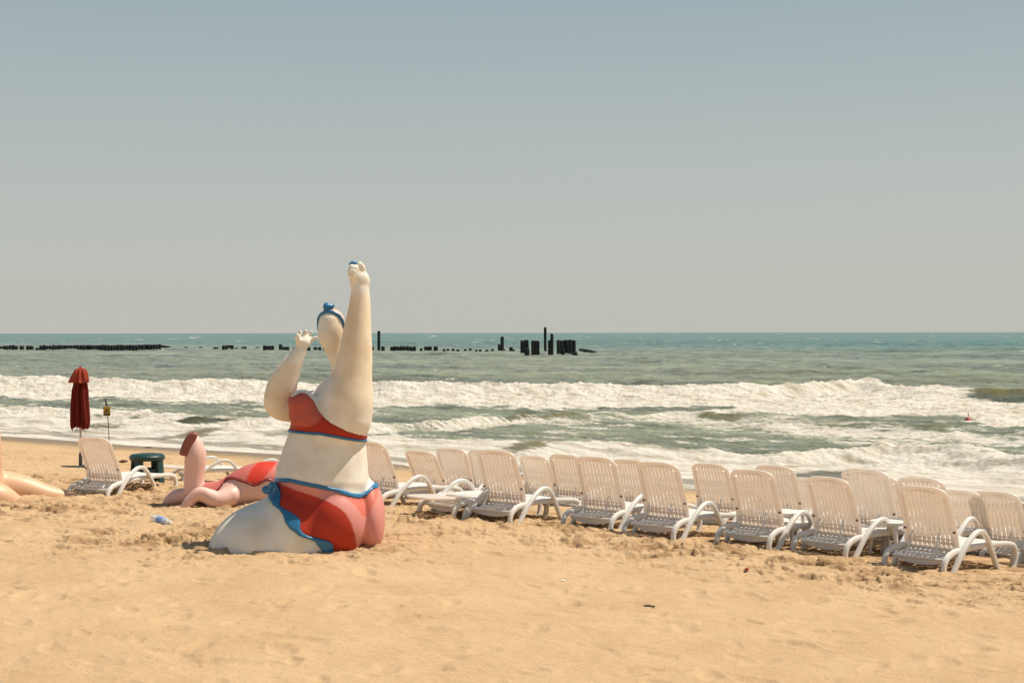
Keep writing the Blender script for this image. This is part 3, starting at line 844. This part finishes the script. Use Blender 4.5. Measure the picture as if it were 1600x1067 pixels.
# ---- the peach figure cut by the left edge of the picture
def build_peach():
    S = Sculpt(0, 776, 98.0)
    p = on_ground(0, 776)
    root = thing('reclining_statue', 'peach painted statue at the left edge, its legs stretched out into the sand', 'statue',
                 (p.x, p.y, float(ground(p.x, p.y))), facing(p))
    S.grid(S.X(-130), S.X(125), -0.7, 0.7, S.Z(800), S.Z(560), 0.022)
    f = S.chain([((-30, 765, 0.15), 34), ((0, 762, 0.15), 27), ((35, 768, 0.12), 23), ((70, 779, 0.10), 18), ((112, 785, 0.10), 11)], 0.06)
    g = S.chain([((-30, 775, -0.25), 30), ((-5, 775, -0.30), 24), ((20, 784, -0.30), 15), ((42, 792, -0.30), 9)], 0.06)
    t = S.chain([((-35, 760, 0.0), 36), ((-30, 715, 0.0), 33), ((-28, 690, 0.0), 30), ((-34, 655, 0.0), 30), ((-36, 635, 0.0), 12), ((-36, 600, 0.0), 20)], 0.08)
    a = S.chain([((-55, 660, 0.0), 14), ((-85, 710, 0.05), 13), ((-105, 770, 0.1), 10)], 0.04)
    f = smin(smin(f, g, 0.05), smin(t, a, 0.06), 0.08)
    S.mesh('body', f, M['peach'], root)
    root.scale = [S.ppm * p.y / F] * 3
    return root
build_peach()

# ------------------------------------------------------------------ sun loungers
HINGE = (0.60, 0.27)
def lounger_proto():
    root = thing('sun_lounger', 'x', 'sun lounger', group='white resin sun loungers set out along the beach')
    W = 0.325
    # the moulded side: foot curl, long rail, rear curl and the armrest in one ribbon
    side = [(1.70, -0.05), (1.80, -0.03), (1.87, 0.05), (1.89, 0.17), (1.84, 0.27), (1.70, 0.305), (1.40, 0.31), (1.0, 0.30), (0.66, 0.27), (0.48, 0.25),
            (0.31, 0.215), (0.215, 0.15), (0.18, 0.06), (0.21, -0.02), (0.29, -0.045), (0.37, -0.01)]
    armp = [(0.37, -0.01), (0.43, 0.08), (0.54, 0.23), (0.68, 0.365), (0.82, 0.455), (0.96, 0.475), (1.08, 0.41), (1.21, 0.26), (1.35, 0.07), (1.45, -0.08)]
    for sgn in (-1, 1):
        b = MB()
        pts = spline([(x, sgn * (W + 0.02 + 0.035 * sstep(0.6, 0.2, x)), z) for x, z in side], 4)
        b.sweep(pts, 0.056, 0.07, seg=8, p=3.5)
        b.build('side_frame', M['resin'], root)
        b = MB()
        pts = spline([(x, sgn * (W + 0.055 + 0.02 * math.sin(math.pi * k / 9)), z) for k, (x, z) in enumerate(armp)], 4)
        b.sweep(pts, 0.062, 0.056, seg=8, p=3.5)
        b.build('armrest', M['resin'], root)
    # bed of lengthwise slats
    b = MB()
    bed = spline([(0.27, 0, 0.160), (0.42, 0, 0.185), (0.62, 0, 0.245), (0.85, 0, 0.30), (1.25, 0, 0.315), (1.70, 0, 0.32), (1.83, 0, 0.29)], 4)
    n = 9
    for i in range(n):
        y = -0.288 + 0.576 * i / (n - 1)
        b.sweep([Vector((q.x, y, q.z)) for q in bed], 0.059, 0.014, seg=8, p=6)
    for x, z in ((0.28, 0.160), (0.45, 0.195), (0.62, 0.245), (0.95, 0.300), (1.35, 0.308), (1.82, 0.288)):
        b.sweep([(x, -W, z), (x, W, z)], 0.07, 0.026, side=Vector((1, 0, 0)), seg=8, p=5)
    for x, z, hh, dr in ((0.29, 0.185, 0.075, 0.05), (0.52, 0.215, 0.07, 0.035)):        # drooping cross panels under the back
        b.sweep([(x, -W + 2 * W * k / 10, z - dr * (1 - (2 * k / 10 - 1) ** 2) - 0.02) for k in range(11)], 0.018, hh, side=Vector((1, 0, 0)), seg=8, p=5)
    b.build('bed', M['resin'], root)
    # backrest: origin at the hinge so that each chair can lie at its own angle
    b = MB()
    prof = [(0.02, -0.02), (-0.045, 0.035), (-0.06, 0.10), (-0.085, 0.17), (-0.17, 0.33), (-0.265, 0.50), (-0.33, 0.61)]
    pp = spline([(x, 0, z) for x, z in prof], 5)
    hw = 0.318
    def at(t):
        f = t * (len(pp) - 1); i = min(int(f), len(pp) - 2)
        return pp[i].lerp(pp[i + 1], f - i)
    def HW(t): return hw * (1.03 - 0.10 * t)
    # rim: up one side, over the arched top, down the other
    rim = []
    for k in range(15): rim.append(at(k / 14 * 0.90) + Vector((0, -HW(k / 14), 0)))
    top = at(1.0); up = (pp[-1] - pp[-3]).normalized()
    for k in range(1, 16):
        a = math.pi * k / 16
        cx = -math.cos(a); sx = math.sin(a)
        yy = HW(1.0) * math.copysign(abs(cx) ** 0.58, cx)
        rise = 0.10 * abs(sx) ** 0.80
        rim.append(at(0.90) + up * (rise + 0.02) + Vector((0, yy, 0)))
    for k in range(15): rim.append(at((14 - k) / 14 * 0.90) + Vector((0, HW(1 - k / 14), 0)))
    nrm = Vector((0.84, 0, 0.54))
    b.sweep(rim, 0.030, 0.062, side=nrm, seg=8, p=4)
    b.sweep([at(0.03) + Vector((0, -hw, 0)), at(0.03) + Vector((0, hw, 0))], 0.05, 0.05, side=up, seg=8, p=4)
    for t_, hh in ((0.22, 0.035), (0.34, 0.020)):
        b.sweep([at(t_) + Vector((0.003, -hw, 0)), at(t_) + Vector((0.003, hw, 0))], hh, 0.016, side=up, seg=8, p=5)
    n = 10
    for i in range(n):
        y = -0.272 + 0.544 * i / (n - 1)
        e = 1 - 0.11 * abs(y / hw) ** 3
        path = [at(t_ / 18 * 0.97 * e) + Vector((0, y * (1.03 - 0.10 * t_ / 18), 0)) for t_ in range(19)]
        path.append(path[-1] + up * (0.06 - 0.045 * abs(y / hw) ** 3))
        b.sweep(path, 0.0455, 0.012, seg=8, p=6)
    br = b.build('backrest', M['thin'], root)
    br.location = (HINGE[0], 0, HINGE[1])
    for sgn in (-1, 1):
        q = MB()
        q.sweep([at(0.52) + Vector((-0.035, sgn * 0.315, 0)), at(0.52) + Vector((-0.012, sgn * 0.315, 0))], 0.028, 0.028, seg=8, p=2)
        q.build('bolt', M['bolt'], br)
    # prop: a U bar from the back down to the frame
    b = MB()
    for sgn in (-1, 1):
        b.sweep(spline([(0.42, sgn * 0.17, 0.45), (0.38, sgn * 0.17, 0.32), (0.31, sgn * 0.19, 0.19)], 3), 0.022, 0.022, seg=8, p=3)
    b.sweep([(0.31, -0.19, 0.20), (0.31, 0.19, 0.20)], 0.03, 0.03, side=Vector((1, 0, 0)), seg=8, p=3)
    b.build('prop', M['resin'], root)
    return root

PROTO = lounger_proto()
_used = [False]
def put_lounger(px, py, h, deg, label, back=0.0, sink=0.02, flat=False, pos=None, foot=None, D=None):
    """(px, py) sees the middle of the backrest top, h above the sand; deg = heading of the foot end from +x"""
    ca, sa = math.cos(R(deg)), math.sin(R(deg))
    vr = random.Random(label)
    deg += vr.uniform(-1.5, 1.5); back += vr.uniform(-2, 2) - 4
    ca, sa = math.cos(R(deg)), math.sin(R(deg))
    if foot:
        q = on_ground(*foot)
        hx_, hy_ = q.x - ca * 0.27 - sa * 0.36, q.y - sa * 0.27 + ca * 0.36
    elif D:
        d_ = ray(px, py); best = None
        for k in range(-15, 16):
            dd = D + k * 0.1
            q = Vector((0, 0, H)) + d_ * (dd / d_.y)
            e = q.z - float(ground(q.x, q.y)) - h
            c_ = abs(e) + 0.03 * abs(k)
            if best is None or c_ < best[0]: best = (c_, q, e)
        q = best[1]; hx_, hy_ = q.x - ca * 0.27, q.y - sa * 0.27
        sink = min(0.10, max(-0.03, 0.02 - best[2]))
    else: hx_, hy_ = pos
    o = PROTO if not _used[0] else copy_tree(PROTO)
    _used[0] = True
    zr = float(ground(hx_ + ca * 0.15, hy_ + sa * 0.15)); zf = float(ground(hx_ + ca * 1.8, hy_ + sa * 1.8))
    pitch = math.atan2(zr - zf, 1.65)
    fw = Vector((ca * math.cos(pitch), sa * math.cos(pitch), -math.sin(pitch)))
    sd_ = Vector((-sa, ca, 0)); up = fw.cross(sd_)
    mw = Matrix(((fw.x, sd_.x, up.x, hx_), (fw.y, sd_.y, up.y, hy_), (fw.z, sd_.z, up.z, zr - sink), (0, 0, 0, 1)))
    o.matrix_world = mw
    o['label'] = label
    for ch in o.children:
        if ch.name.startswith('backrest'):
            ch.rotation_euler = (0, R(-62 if flat else -back), 0)
    if flat:
        for ch in list(o.children):
            if ch.name.startswith('prop'): ch.rotation_euler = (0, 0, 0); ch.location = (0, 0, -0.05); ch.scale = (1, 1, 0.5)
    return o

FR = 42
# front row
put_lounger(592, 700, 0.82, 48, 'white lounger with raised back just right of the big seated bather', 2, foot=(599, 791))
put_lounger(0, 0, 0, FR, 'white lounger with its back let down flat, between the seated bather and the front row', flat=True, foot=(715, 808))
put_lounger(775, 703, 0.86, 54, 'first raised-back lounger of the front row, nearest the seated bather', foot=(801, 816))
put_lounger(928, 717, 0.86, 52, 'second raised-back lounger of the front row counted from the seated bather', foot=(958, 828))
put_lounger(1033, 730, 0.86, 50, 'third raised-back lounger of the front row counted from the seated bather', 1, foot=(1056, 842))
put_lounger(1170, 732, 0.86, 47, 'fourth raised-back lounger of the front row counted from the seated bather', foot=(1205, 857))
put_lounger(1290, 748, 0.86, 44, 'front row lounger directly left of the nearest one at the right', foot=(1325, 870))
put_lounger(1447, 766, 0.86, 42, 'nearest white lounger, at the right end of the front row', foot=(1478, 894))
# second row
put_lounger(696, 702, 0.93, 54, 'second row lounger seen behind the flat-backed lounger', D=23.5)
put_lounger(875, 709, 0.93, 53, 'second row lounger showing in the gap between the first two front row loungers', D=23)
put_lounger(975, 718, 0.93, 52, 'second row lounger mostly hidden behind the second front row lounger', D=22.5)
put_lounger(1101, 725, 0.93, 50, 'second row lounger showing in the gap between third and fourth front row loungers', D=21.2)
put_lounger(1203, 727, 0.93, 48, 'second row lounger mostly hidden behind the fourth front row lounger', D=19.8)
big = put_lounger(1340, 738, 0.99, 46, 'tallest-looking second row lounger, behind the one left of the nearest lounger', 0, D=18.4)
big.scale = (1.09, 1.09, 1.09)
put_lounger(1432, 747, 0.93, 47, 'second row lounger whose squarish back rises just behind the nearest lounger', D=17.8)
put_lounger(1634, 758, 0.86, 44, 'lounger cut off by the right edge of the picture', D=17.2)
# third row
put_lounger(655, 719, 0.90, 54, 'low-set lounger in the back row behind the one next to the seated bather', 10, D=23.2)
put_lounger(744, 711, 0.90, 52, 'back row lounger peeping out left of the first front row lounger', D=24)
put_lounger(829, 715, 0.90, 52, 'back row lounger seen just right of the first front row lounger', 4, D=24.5)
put_lounger(1262, 752, 0.90, 48, 'back row lounger peeping out left of the fifth front row lounger', 4, D=20.4)
put_lounger(1368, 745, 0.90, 47, 'back row lounger whose edge shows right of the tall second row lounger', 4, D=20.5)
put_lounger(1494, 771, 0.90, 46, 'back row lounger seen over the foot end of the nearest lounger', 4, D=18.5)
put_lounger(1551, 778, 0.90, 48, 'back row lounger standing alone near the right edge, sand behind it', 4, D=18.2)
# left of the bather
put_lounger(150, 691, 0.78, 66, 'lounger with raised back half sunk in sand, in front of the closed parasol', 3, sink=0.08, foot=(172, 774))
put_lounger(0, 0, 0, 30, 'flat-backed lounger next to the green plastic stool', flat=True, pos=(-6.35, 26.2))
put_lounger(0, 0, 0, 25, 'flat-backed lounger standing behind the pink sunbather statue', flat=True, pos=(-5.55, 28.0))

# ------------------------------------------------------------------ small white side tables
def table_proto():
    root = thing('side_table', 'x', 'side table', group='small white side tables among the loungers')
    b = MB(); b.sweep([(0, 0, 0.40), (0, 0, 0.435)], 0.46, 0.46, seg=20, p=4); b.build('table_top', M['resin'], root)
    for sx in (-1, 1):
        for sy in (-1, 1):
            b = MB(); b.sweep([(sx * 0.17, sy * 0.17, 0.402), (sx * 0.20, sy * 0.20, -0.03)], 0.05, 0.05, seg=8, p=3)
            b.build('leg', M['resin'], root)
    return root
TP = table_proto()
for k, (px, py, lab) in enumerate(((1394, 815, 'small white table between the two nearest front row loungers'),
                                   (984, 757, 'small white table behind the second front row lounger'),
                                   (1226, 800, 'small white table next to the fourth front row lounger'))):
    q = on_ground(px, py, 0.42)
    o = TP if k == 0 else copy_tree(TP)
    o.location = (q.x, q.y, float(ground(q.x, q.y))); o.rotation_euler = (0, 0, R(40 + 7 * k)); o['label'] = lab

# ------------------------------------------------------------------ closed parasol
def build_parasol():
    p = on_ground(126, 731)
    D = p.y; ppm = F / D * 1.0
    z0 = float(ground(p.x, p.y))
    root = thing('beach_parasol', 'closed dark red parasol on a pale pole with flat dark foot, near the shoreline', 'parasol', (p.x, p.y, z0))
    Zp = lambda py: (731 - py) / ppm
    def fold(n, amp, ph):
        return lambda a, t: 1 + amp * math.sin(n * a + ph + 0.9 * t) + 0.13 * math.sin(2 * a + 1 + 2.6 * t) + 0.08 * math.sin(3 * a + ph * 2 + 4.2 * t) + 0.05 * math.sin(13 * a + 5 * t)
    pr = [(0.07, 588), (0.10, 594), (0.135, 610), (0.145, 625), (0.165, 640), (0.175, 652), (0.185, 662), (0.175, 668), (0.09, 664)]
    b = MB()
    prof = [(pr[0][0], Zp(pr[0][1]))]
    for (r0, y0), (r1, y1) in zip(pr[:-1], pr[1:]):
        for k in range(1, 5):
            t = k / 4; prof.append((r0 + (r1 - r0) * t, Zp(y0 + (y1 - y0) * t)))
    b.lathe(prof, 64, rf=fold(7, 0.24, 0.4))
    for v in b.v:        # the hem hangs in scallops
        if v.z < Zp(655):
            v.z += 0.035 * math.sin(8 * math.atan2(v.y, v.x) + 0.8)
    b.v = [v + Vector((0.02 * math.sin(v.z * 3), 0, 0)) for v in b.v]
    b.build('canopy', M['canvas'], root, angle=80)
    b = MB()
    pr = [(0.04, 575), (0.09, 576.5), (0.12, 583), (0.14, 590), (0.165, 597), (0.155, 598), (0.10, 595)]
    prof = [(r, Zp(y)) for r, y in pr]
    b.lathe(prof, 64, rf=fold(8, 0.20, 0.1))
    for v in b.v:
        if v.x < -0.04: v.x -= 0.06 * sstep(Zp(578), Zp(597), v.z); 
    b.build('canopy_vent', M['canvas_top'], root, angle=80)
    b = MB(); b.lathe([(0.02, Zp(575)), (0.035, Zp(574)), (0.02, Zp(572.5)), (0.005, Zp(572))], 10); b.build('finial', M['canvas_top'], root)
    b = MB(); b.lathe([(0.022, 0.05), (0.022, Zp(640))], 10); b.build('pole', M['pole'], root)
    b = MB(); b.lathe([(0.04, 0.04), (0.04, 0.30), (0.032, 0.33)], 12); b.build('pole_sleeve', M['dark'], root)
    b = MB(); b.box(-0.42, 0.10, -0.05, 0.05, 0.0, 0.05); b.box(-0.05, 0.05, -0.35, -0.05, 0.0, 0.048); b.box(-0.05, 0.05, 0.05, 0.35, 0.0, 0.048)
    b.build('foot', M['dark'], root, smooth=False, bevel=0.008)
    b = MB(); b.sweep([(-0.17, 0, Zp(666)), (-0.18, 0, Zp(673))], 0.03, 0.02, seg=6); b.build('strap', M['dark'], root)
    b = MB(); b.sweep([(0.08, 0, Zp(664)), (0.10, 0, Zp(676))], 0.012, 0.012, seg=6); b.build('cord', M['dark'], root)
build_parasol()

# ------------------------------------------------------------------ yellow warning sign
def build_sign():
    p = on_ground(171, 693)
    ppm = F / p.y
    root = thing('warning_sign', 'small yellow warning board with black triangle on a thin leaning pole at the waterline', 'sign', (p.x, p.y, float(ground(p.x, p.y))))
    Zp = lambda py: (693 - py) / ppm
    X_ = lambda px: (px - 171) / ppm
    b = MB(); b.sweep([(0, 0, -0.1), (X_(169), 0, Zp(655)), (X_(167.5), 0, Zp(632))], 0.026, 0.026, seg=8, p=2); b.build('pole', M['dark'], root)
    b = MB(); b.box(X_(162), X_(173), -0.035, -0.015, Zp(649.5), Zp(635)); b.build('board', M['yellow'], root, smooth=False, bevel=0.004)
    # triangle with an exclamation bar, raised a little from the board
    cx, h0 = X_(167.5), Zp(644.5)
    b = MB()
    s_ = 0.075
    def tri(k, y): return [(cx - s_ * k, y, h0 - s_ * 0.35 * k + 0.03), (cx + s_ * k, y, h0 - s_ * 0.35 * k + 0.03), (cx, y, h0 + s_ * 1.15 * k + 0.03)]
    o_, i_ = tri(1.25, -0.039), tri(0.7, -0.039)
    b.add(o_ + i_, [(0, 1, 4, 3), (1, 2, 5, 4), (2, 0, 3, 5)])
    b.box(cx - 0.007, cx + 0.007, -0.042, -0.038, h0 + 0.025, h0 + 0.065)
    b.build('pictogram', M['black'], root, smooth=False)
    b = MB(); b.box(X_(162.6), X_(172.4), -0.041, -0.037, Zp(649), Zp(646.3)); b.build('text_strip', M['black'], root, smooth=False)
    b = MB()
    pts = spline([(X_(167), 0, Zp(634)), (X_(166.3), -0.02, Zp(630)), (X_(164.6), 0.02, Zp(626)), (X_(164.8), 0, Zp(621.5))], 4)
    n = len(pts)
    b.sweep(pts, 0.02, 0.07, seg=8, p=2, widths=[1.0 - 0.75 * (i / (n - 1)) ** 2 for i in range(n)])
    b.build('pennant', M['flag'], root)
build_sign()

# ------------------------------------------------------------------ green stool
def build_stool():
    p = on_ground(230, 752)
    ppm = F / p.y
    root = thing('plastic_stool', 'dark green plastic stool with round overhanging top, behind the half sunk lounger', 'stool', (p.x, p.y, float(ground(p.x, p.y))), facing(p) + R(12))
    h = 44 / ppm
    b = MB(); b.lathe([(0.27, h - 0.12), (0.30, h - 0.11), (0.305, h - 0.05), (0.27, h - 0.015), (0.16, h), (0.02, h + 0.005)], 28); b.build('seat', M['green'], root)
    rr = 0.25
    for k in range(4):
        a = R(45 + 90 * k)
        c = Vector((math.cos(a), math.sin(a), 0)); t = Vector((-math.sin(a), math.cos(a), 0))
        b = MB(); b.sweep([c * rr + Vector((0, 0, h - 0.08)), c * (rr + 0.04) + Vector((0, 0, -0.05))], 0.17, 0.05, side=t, seg=8, p=4)
        b.build('leg', M['green'], root)
    b = MB()
    for k in range(4):
        a0, a1 = R(45 + 90 * k), R(135 + 90 * k)
        p0 = Vector((math.cos(a0), math.sin(a0), 0)) * 0.26; p1 = Vector((math.cos(a1), math.sin(a1), 0)) * 0.26
        z = Vector((0, 0, 0.17)) if k % 2 else Vector((0, 0, 0.15))
        b.sweep([p0 + z, p1 + z], 0.03, 0.16, side=Vector((0, 0, 1)).cross((p1 - p0).normalized()), seg=8, p=4)
    b.build('apron', M['green'], root)
build_stool()

# ------------------------------------------------------------------ ruined pier: one object per pile
def pile_mesh(k):
    b = MB(); rnd = random.Random(k)
    n = 9
    rings = []
    for z in (0.0, 0.33, 0.66, 0.93, 1.0):
        rings.append([((0.5 + rnd.uniform(-0.05, 0.05)) * math.cos(2 * math.pi * j / n) * (0.86 if z == 1 else 1),
                       (0.5 + rnd.uniform(-0.05, 0.05)) * math.sin(2 * math.pi * j / n) * (0.86 if z == 1 else 1),
                       z + (rnd.uniform(-0.03, 0.03) if z > 0.9 else 0)) for j in range(n)])
    vs = [v for r in rings for v in r]; fs = []
    for i in range(4):
        for j in range(n):
            a = i * n + j; c = i * n + (j + 1) % n
            fs.append((a, c, c + n, a + n))
    fs.append(tuple(4 * n + j for j in range(n)))
    b.add(vs, fs)
    me = b.build('timber_pile', M['wood'], None).data
    o = bpy.data.objects[-1] if False else None
    return me
PM = []
for k in range(4):
    me = pile_mesh(k); PM.append(me)
for o in [o for o in COL.objects if o.name.startswith('timber_pile')]:
    bpy.data.objects.remove(o)
rnd = random.Random(3)
GP = 'dark timber piles of the ruined pier'
def pile(px, top, bot, wpx, label, tilt=0.0):
    q = on_sea(px, bot - 0.6)
    ppm = F / q.y
    o = bpy.data.objects.new('timber_pile', rnd.choice(PM)); COL.objects.link(o)
    deep = 1.0
    hgt = (bot - top) / ppm
    wd = wpx / ppm
    o.location = (q.x, q.y, SEA - deep); o.scale = (wd, wd * 1.1, hgt + deep)
    o.rotation_euler = (rnd.uniform(-0.01, 0.01), tilt, rnd.uniform(0, 6.28))
    return tag(o, label, 'pile', GP)
ONES = 'first second third fourth fifth sixth seventh eighth ninth tenth eleventh twelfth thirteenth fourteenth fifteenth sixteenth seventeenth eighteenth nineteenth'.split()
def nth(k):
    if k < 19: return ONES[k]
    t, o_ = divmod(k + 1, 10)
    T = {2: 'twent', 3: 'thirt', 4: 'fort', 5: 'fift'}[t]
    return T + 'ieth' if o_ == 0 else T + 'y-' + ONES[o_ - 1]
SH = 'stub'; LW = 'wall'; BK = 'thick'
COUNT = {'cluster': 0, 'wall': 0}
def label_run(kind, x0, i, n):
    if kind == LW:
        COUNT['wall'] += 1
        return 'black pile in the long pier wall, %s from its left end' % nth(COUNT['wall'] - 1)
    if kind == BK:
        return 'black pile of the %s, %s from left' % (BKN, nth(i))
    if x0 < 56: where = 'stump group left of the long pier wall'; c = CL
    else: where = 'stump group right of the long pier wall'; c = CL - 4
    if n == 1: return 'lone short black pile, the %s %s' % (nth(c), where)
    return '%s short pile in the %s %s' % (nth(i), nth(c), where)
CL = -1; BKN = ''
def run(x0, x1, top, bot, label, w=5.2, jit=0.8, t1=None):
    global CL
    n = max(1, round((x1 - x0) / (w * 0.93)))
    if label == SH: CL += 1
    for i in range(n):
        ww = (x1 - x0) / n * 1.07
        x = x0 + (i + 0.5) * (x1 - x0) / n
        t = top if t1 is None else top + (t1 - top) * i / max(1, n - 1)
        pile(x, t + rnd.uniform(-jit, jit), bot + rnd.uniform(-0.4, 0.4), ww, label_run(label, x0, i, n))
run(0, 4, 542, 547, SH); run(5, 28, 540.5, 547, SH); run(31, 37, 541, 547, SH); run(41, 52, 541, 547.5, SH)
run(56, 62, 544, 548, LW, jit=0.3); run(62, 235, 540.3, 548, LW, jit=0.5, t1=539.3); run(235, 252, 539, 547.5, LW, jit=0.5); run(252, 274, 540, 544.5, LW, jit=0.4, t1=543)
for a, b_, t, u in ((288, 294, 542.5, 544), (311, 316, 542.5, 545), (334, 341, 543, 546.5), (347, 365, 540, 546.5), (367, 372, 543.5, 546.5), (377, 385, 542.5, 546.5),
                    (400, 406, 542.5, 546.5), (411, 428, 540.5, 548), (436, 441, 538.5, 548), (441, 452, 542.5, 548), (458, 466, 543, 548), (480, 485, 543, 549),
                    (490, 495, 542.5, 549), (497, 502, 543, 549), (505, 509, 542, 549), (578, 584, 542, 549), (596, 601, 542, 549), (610, 650, 542, 549.5), (656, 660, 545, 549.5),
                    (663, 675, 542.3, 548.5), (678, 684, 542, 549), (692, 696, 545.8, 549.3), (698, 702, 545.8, 549), (706, 710, 545.5, 549), (713.5, 717.5, 546, 549.5),
                    (725, 729, 545.5, 549.8), (732.5, 737, 545.2, 549.8), (742.5, 746, 546.8, 550.3), (748.5, 752.5, 546.2, 550.5), (758.5, 763, 546.8, 550.5), (767.5, 772, 546, 550.5)):
    run(a, b_, t, u, SH, jit=0.35)
BKN = 'pair by the left tall post'
run(778, 782, 538.5, 551, BK); BKN = 'low stub right against the left tall post'
run(787, 789.5, 546, 551, BK)
pile(784.5, 527, 552, 5.0, 'tall black pile sticking up left of the thick clusters of the ruined pier')
BKN = 'small pair before the first thick cluster'
run(796, 801, 543.5, 551, BK); BKN = 'low end before the first thick cluster'
run(800, 804, 547, 551.5, BK)
BKN = 'first thick cluster'
run(813.5, 826, 532.5, 554, BK, jit=0.6); BKN = 'low front of the first thick cluster'
run(820, 827, 545, 556.5, BK, jit=0.5)
BKN = 'second thick cluster'
run(830, 843, 533, 555.5, BK, jit=0.6)
pile(852, 512.5, 549.5, 4.3, 'tallest pile of the ruined pier, a lone post rising above the horizon between two clusters')
pile(592, 518, 548.5, 4.3, 'lone tall pile just right of the bather statue, reaching up to the horizon')
BKN = 'third cluster by the second tallest post'
run(856.5, 861, 532.5, 556.5, BK, jit=0.4); pile(862.5, 522, 556.5, 4.8, 'second tallest pile, right beside the lone post above the horizon')
BKN = 'widest thick cluster'
run(870, 893, 532.3, 553.5, BK, jit=0.7); BKN = 'right edge of the widest thick cluster'
run(893, 899.5, 532.8, 552.5, BK, jit=0.4); BKN = 'low front of the widest thick cluster'
run(877, 882, 545, 555.5, BK); BKN = 'low stubs right of the widest thick cluster'
run(894, 902, 550.5, 556.5, BK, jit=0.3)
def fallen():
    a = on_sea(908, 549.5); b_ = on_sea(933, 552)
    m_ = MB(); m_.sweep([Vector((a.x, a.y, SEA + 0.35)), Vector(((a.x + b_.x) / 2, (a.y + b_.y) / 2, SEA + 0.30)), Vector((b_.x, b_.y, SEA + 0.02))], 0.9, 0.5, seg=8, p=3)
    o = m_.build('fallen_beam', M['wood'], None)
    tag(o, 'fallen timber beam slanting into the water at the right end of the ruined pier', 'beam')
fallen()

# ------------------------------------------------------------------ small things
def marker():
    q = on_sea(1513, 661)
    z = sea_level(q.x, q.y)
    root = thing('marker_buoy', 'small dark red marker float with thin mast riding in the surf at the right', 'buoy', (q.x, q.y, z))
    b = MB(); b.lathe([(0.02, -0.06), (0.10, -0.02), (0.13, 0.05), (0.10, 0.12), (0.03, 0.16)], 14); b.build('float', M['red'], root)
    b = MB(); b.lathe([(0.010, 0.14), (0.010, 0.34)], 8); b.build('mast', M['dark'], root)
    b = MB(); b.sweep([(0, 0, 0.33), (0.02, 0, 0.24)], 0.05, 0.01, seg=6); b.build('flag', M['red'], root)
marker()
def bottle():
    q = on_ground(253, 816)
    z = SANDFINE(q.x, q.y)
    root = thing('plastic_bottle', 'clear crumpled plastic bottle with blue label lying on the sand left of the bather', 'bottle', (q.x, q.y, z + 0.028))
    root.rotation_euler = (0, R(97), R(-32))
    b = MB(); b.lathe([(0.028, -0.11), (0.034, -0.105), (0.034, -0.045), (0.031, -0.04), (0.033, 0.03), (0.028, 0.06), (0.014, 0.085), (0.013, 0.10)], 18,
                      rf=lambda a, t: 1 + 0.08 * math.sin(3 * a + 9 * t)); b.build('bottle_body', M['bottle'], root)
    b = MB(); b.lathe([(0.0355, -0.045), (0.0358, 0.0), (0.0355, 0.02)], 18); b.build('wrap_label', M['label'], root)
    b = MB(); b.lathe([(0.016, 0.098), (0.016, 0.118), (0.012, 0.12)], 14); b.build('cap', M['paper'], root)
    root.scale = (1.5, 1.5, 1.5)
bottle()
def litter(name, px, py, m, label, cat, sx, sy, sz, seed, group=None, rz=0):
    q = on_ground(px, py); rr = random.Random(seed)
    b = MB()
    n = 10
    pts = []
    for i, (zz, k) in enumerate(((0.0, 0.75), (0.35, 1.0), (0.75, 0.75), (1.0, 0.3))):
        for j in range(n):
            a = 2 * math.pi * j / n; r_ = k * rr.uniform(0.7, 1.15)
            pts.append((sx * r_ * math.cos(a), sy * r_ * math.sin(a), sz * (zz + rr.uniform(-0.12, 0.12))))
    fs = []
    for i in range(3):
        for j in range(n):
            a = i * n + j; c = i * n + (j + 1) % n; fs.append((a, c, c + n, a + n))
    fs.append(tuple(range(n))[::-1]); fs.append(tuple(3 * n + j for j in range(n)))
    b.add(pts, fs)
    o = b.build(name, m, None)
    o.location = (q.x, q.y, SANDFINE(q.x, q.y) + sz * 0.35); o.rotation_euler = (0, 0, rz)
    return tag(o, label, cat, group)
litter('charred_stick', 1012, 947, M['char'], 'short black stick lying on the bare sand in the foreground', 'stick', 0.055, 0.016, 0.018, 1, rz=-0.3)
litter('charred_stick', 1021, 951, M['char'], 'tiny black crumb beside the short black stick in the foreground', 'debris', 0.018, 0.014, 0.014, 2)
litter('red_scrap', 1167, 891, M['red'], 'tiny red scrap on the sand in front of the fourth front row lounger', 'litter', 0.025, 0.02, 0.02, 3)
litter('white_scrap', 880, 907, M['paper'], 'tiny white scrap on the foreground sand', 'litter', 0.022, 0.02, 0.012, 4)
litter('seaweed_clump', 193, 722, M['weed'], 'brown seaweed clump on the sand left of the green stool', 'seaweed', 0.12, 0.08, 0.06, 5)
litter('seaweed_clump', 232, 700, M['weed'], 'thin brown seaweed wisp near the waterline behind the green stool', 'seaweed', 0.12, 0.07, 0.03, 6)
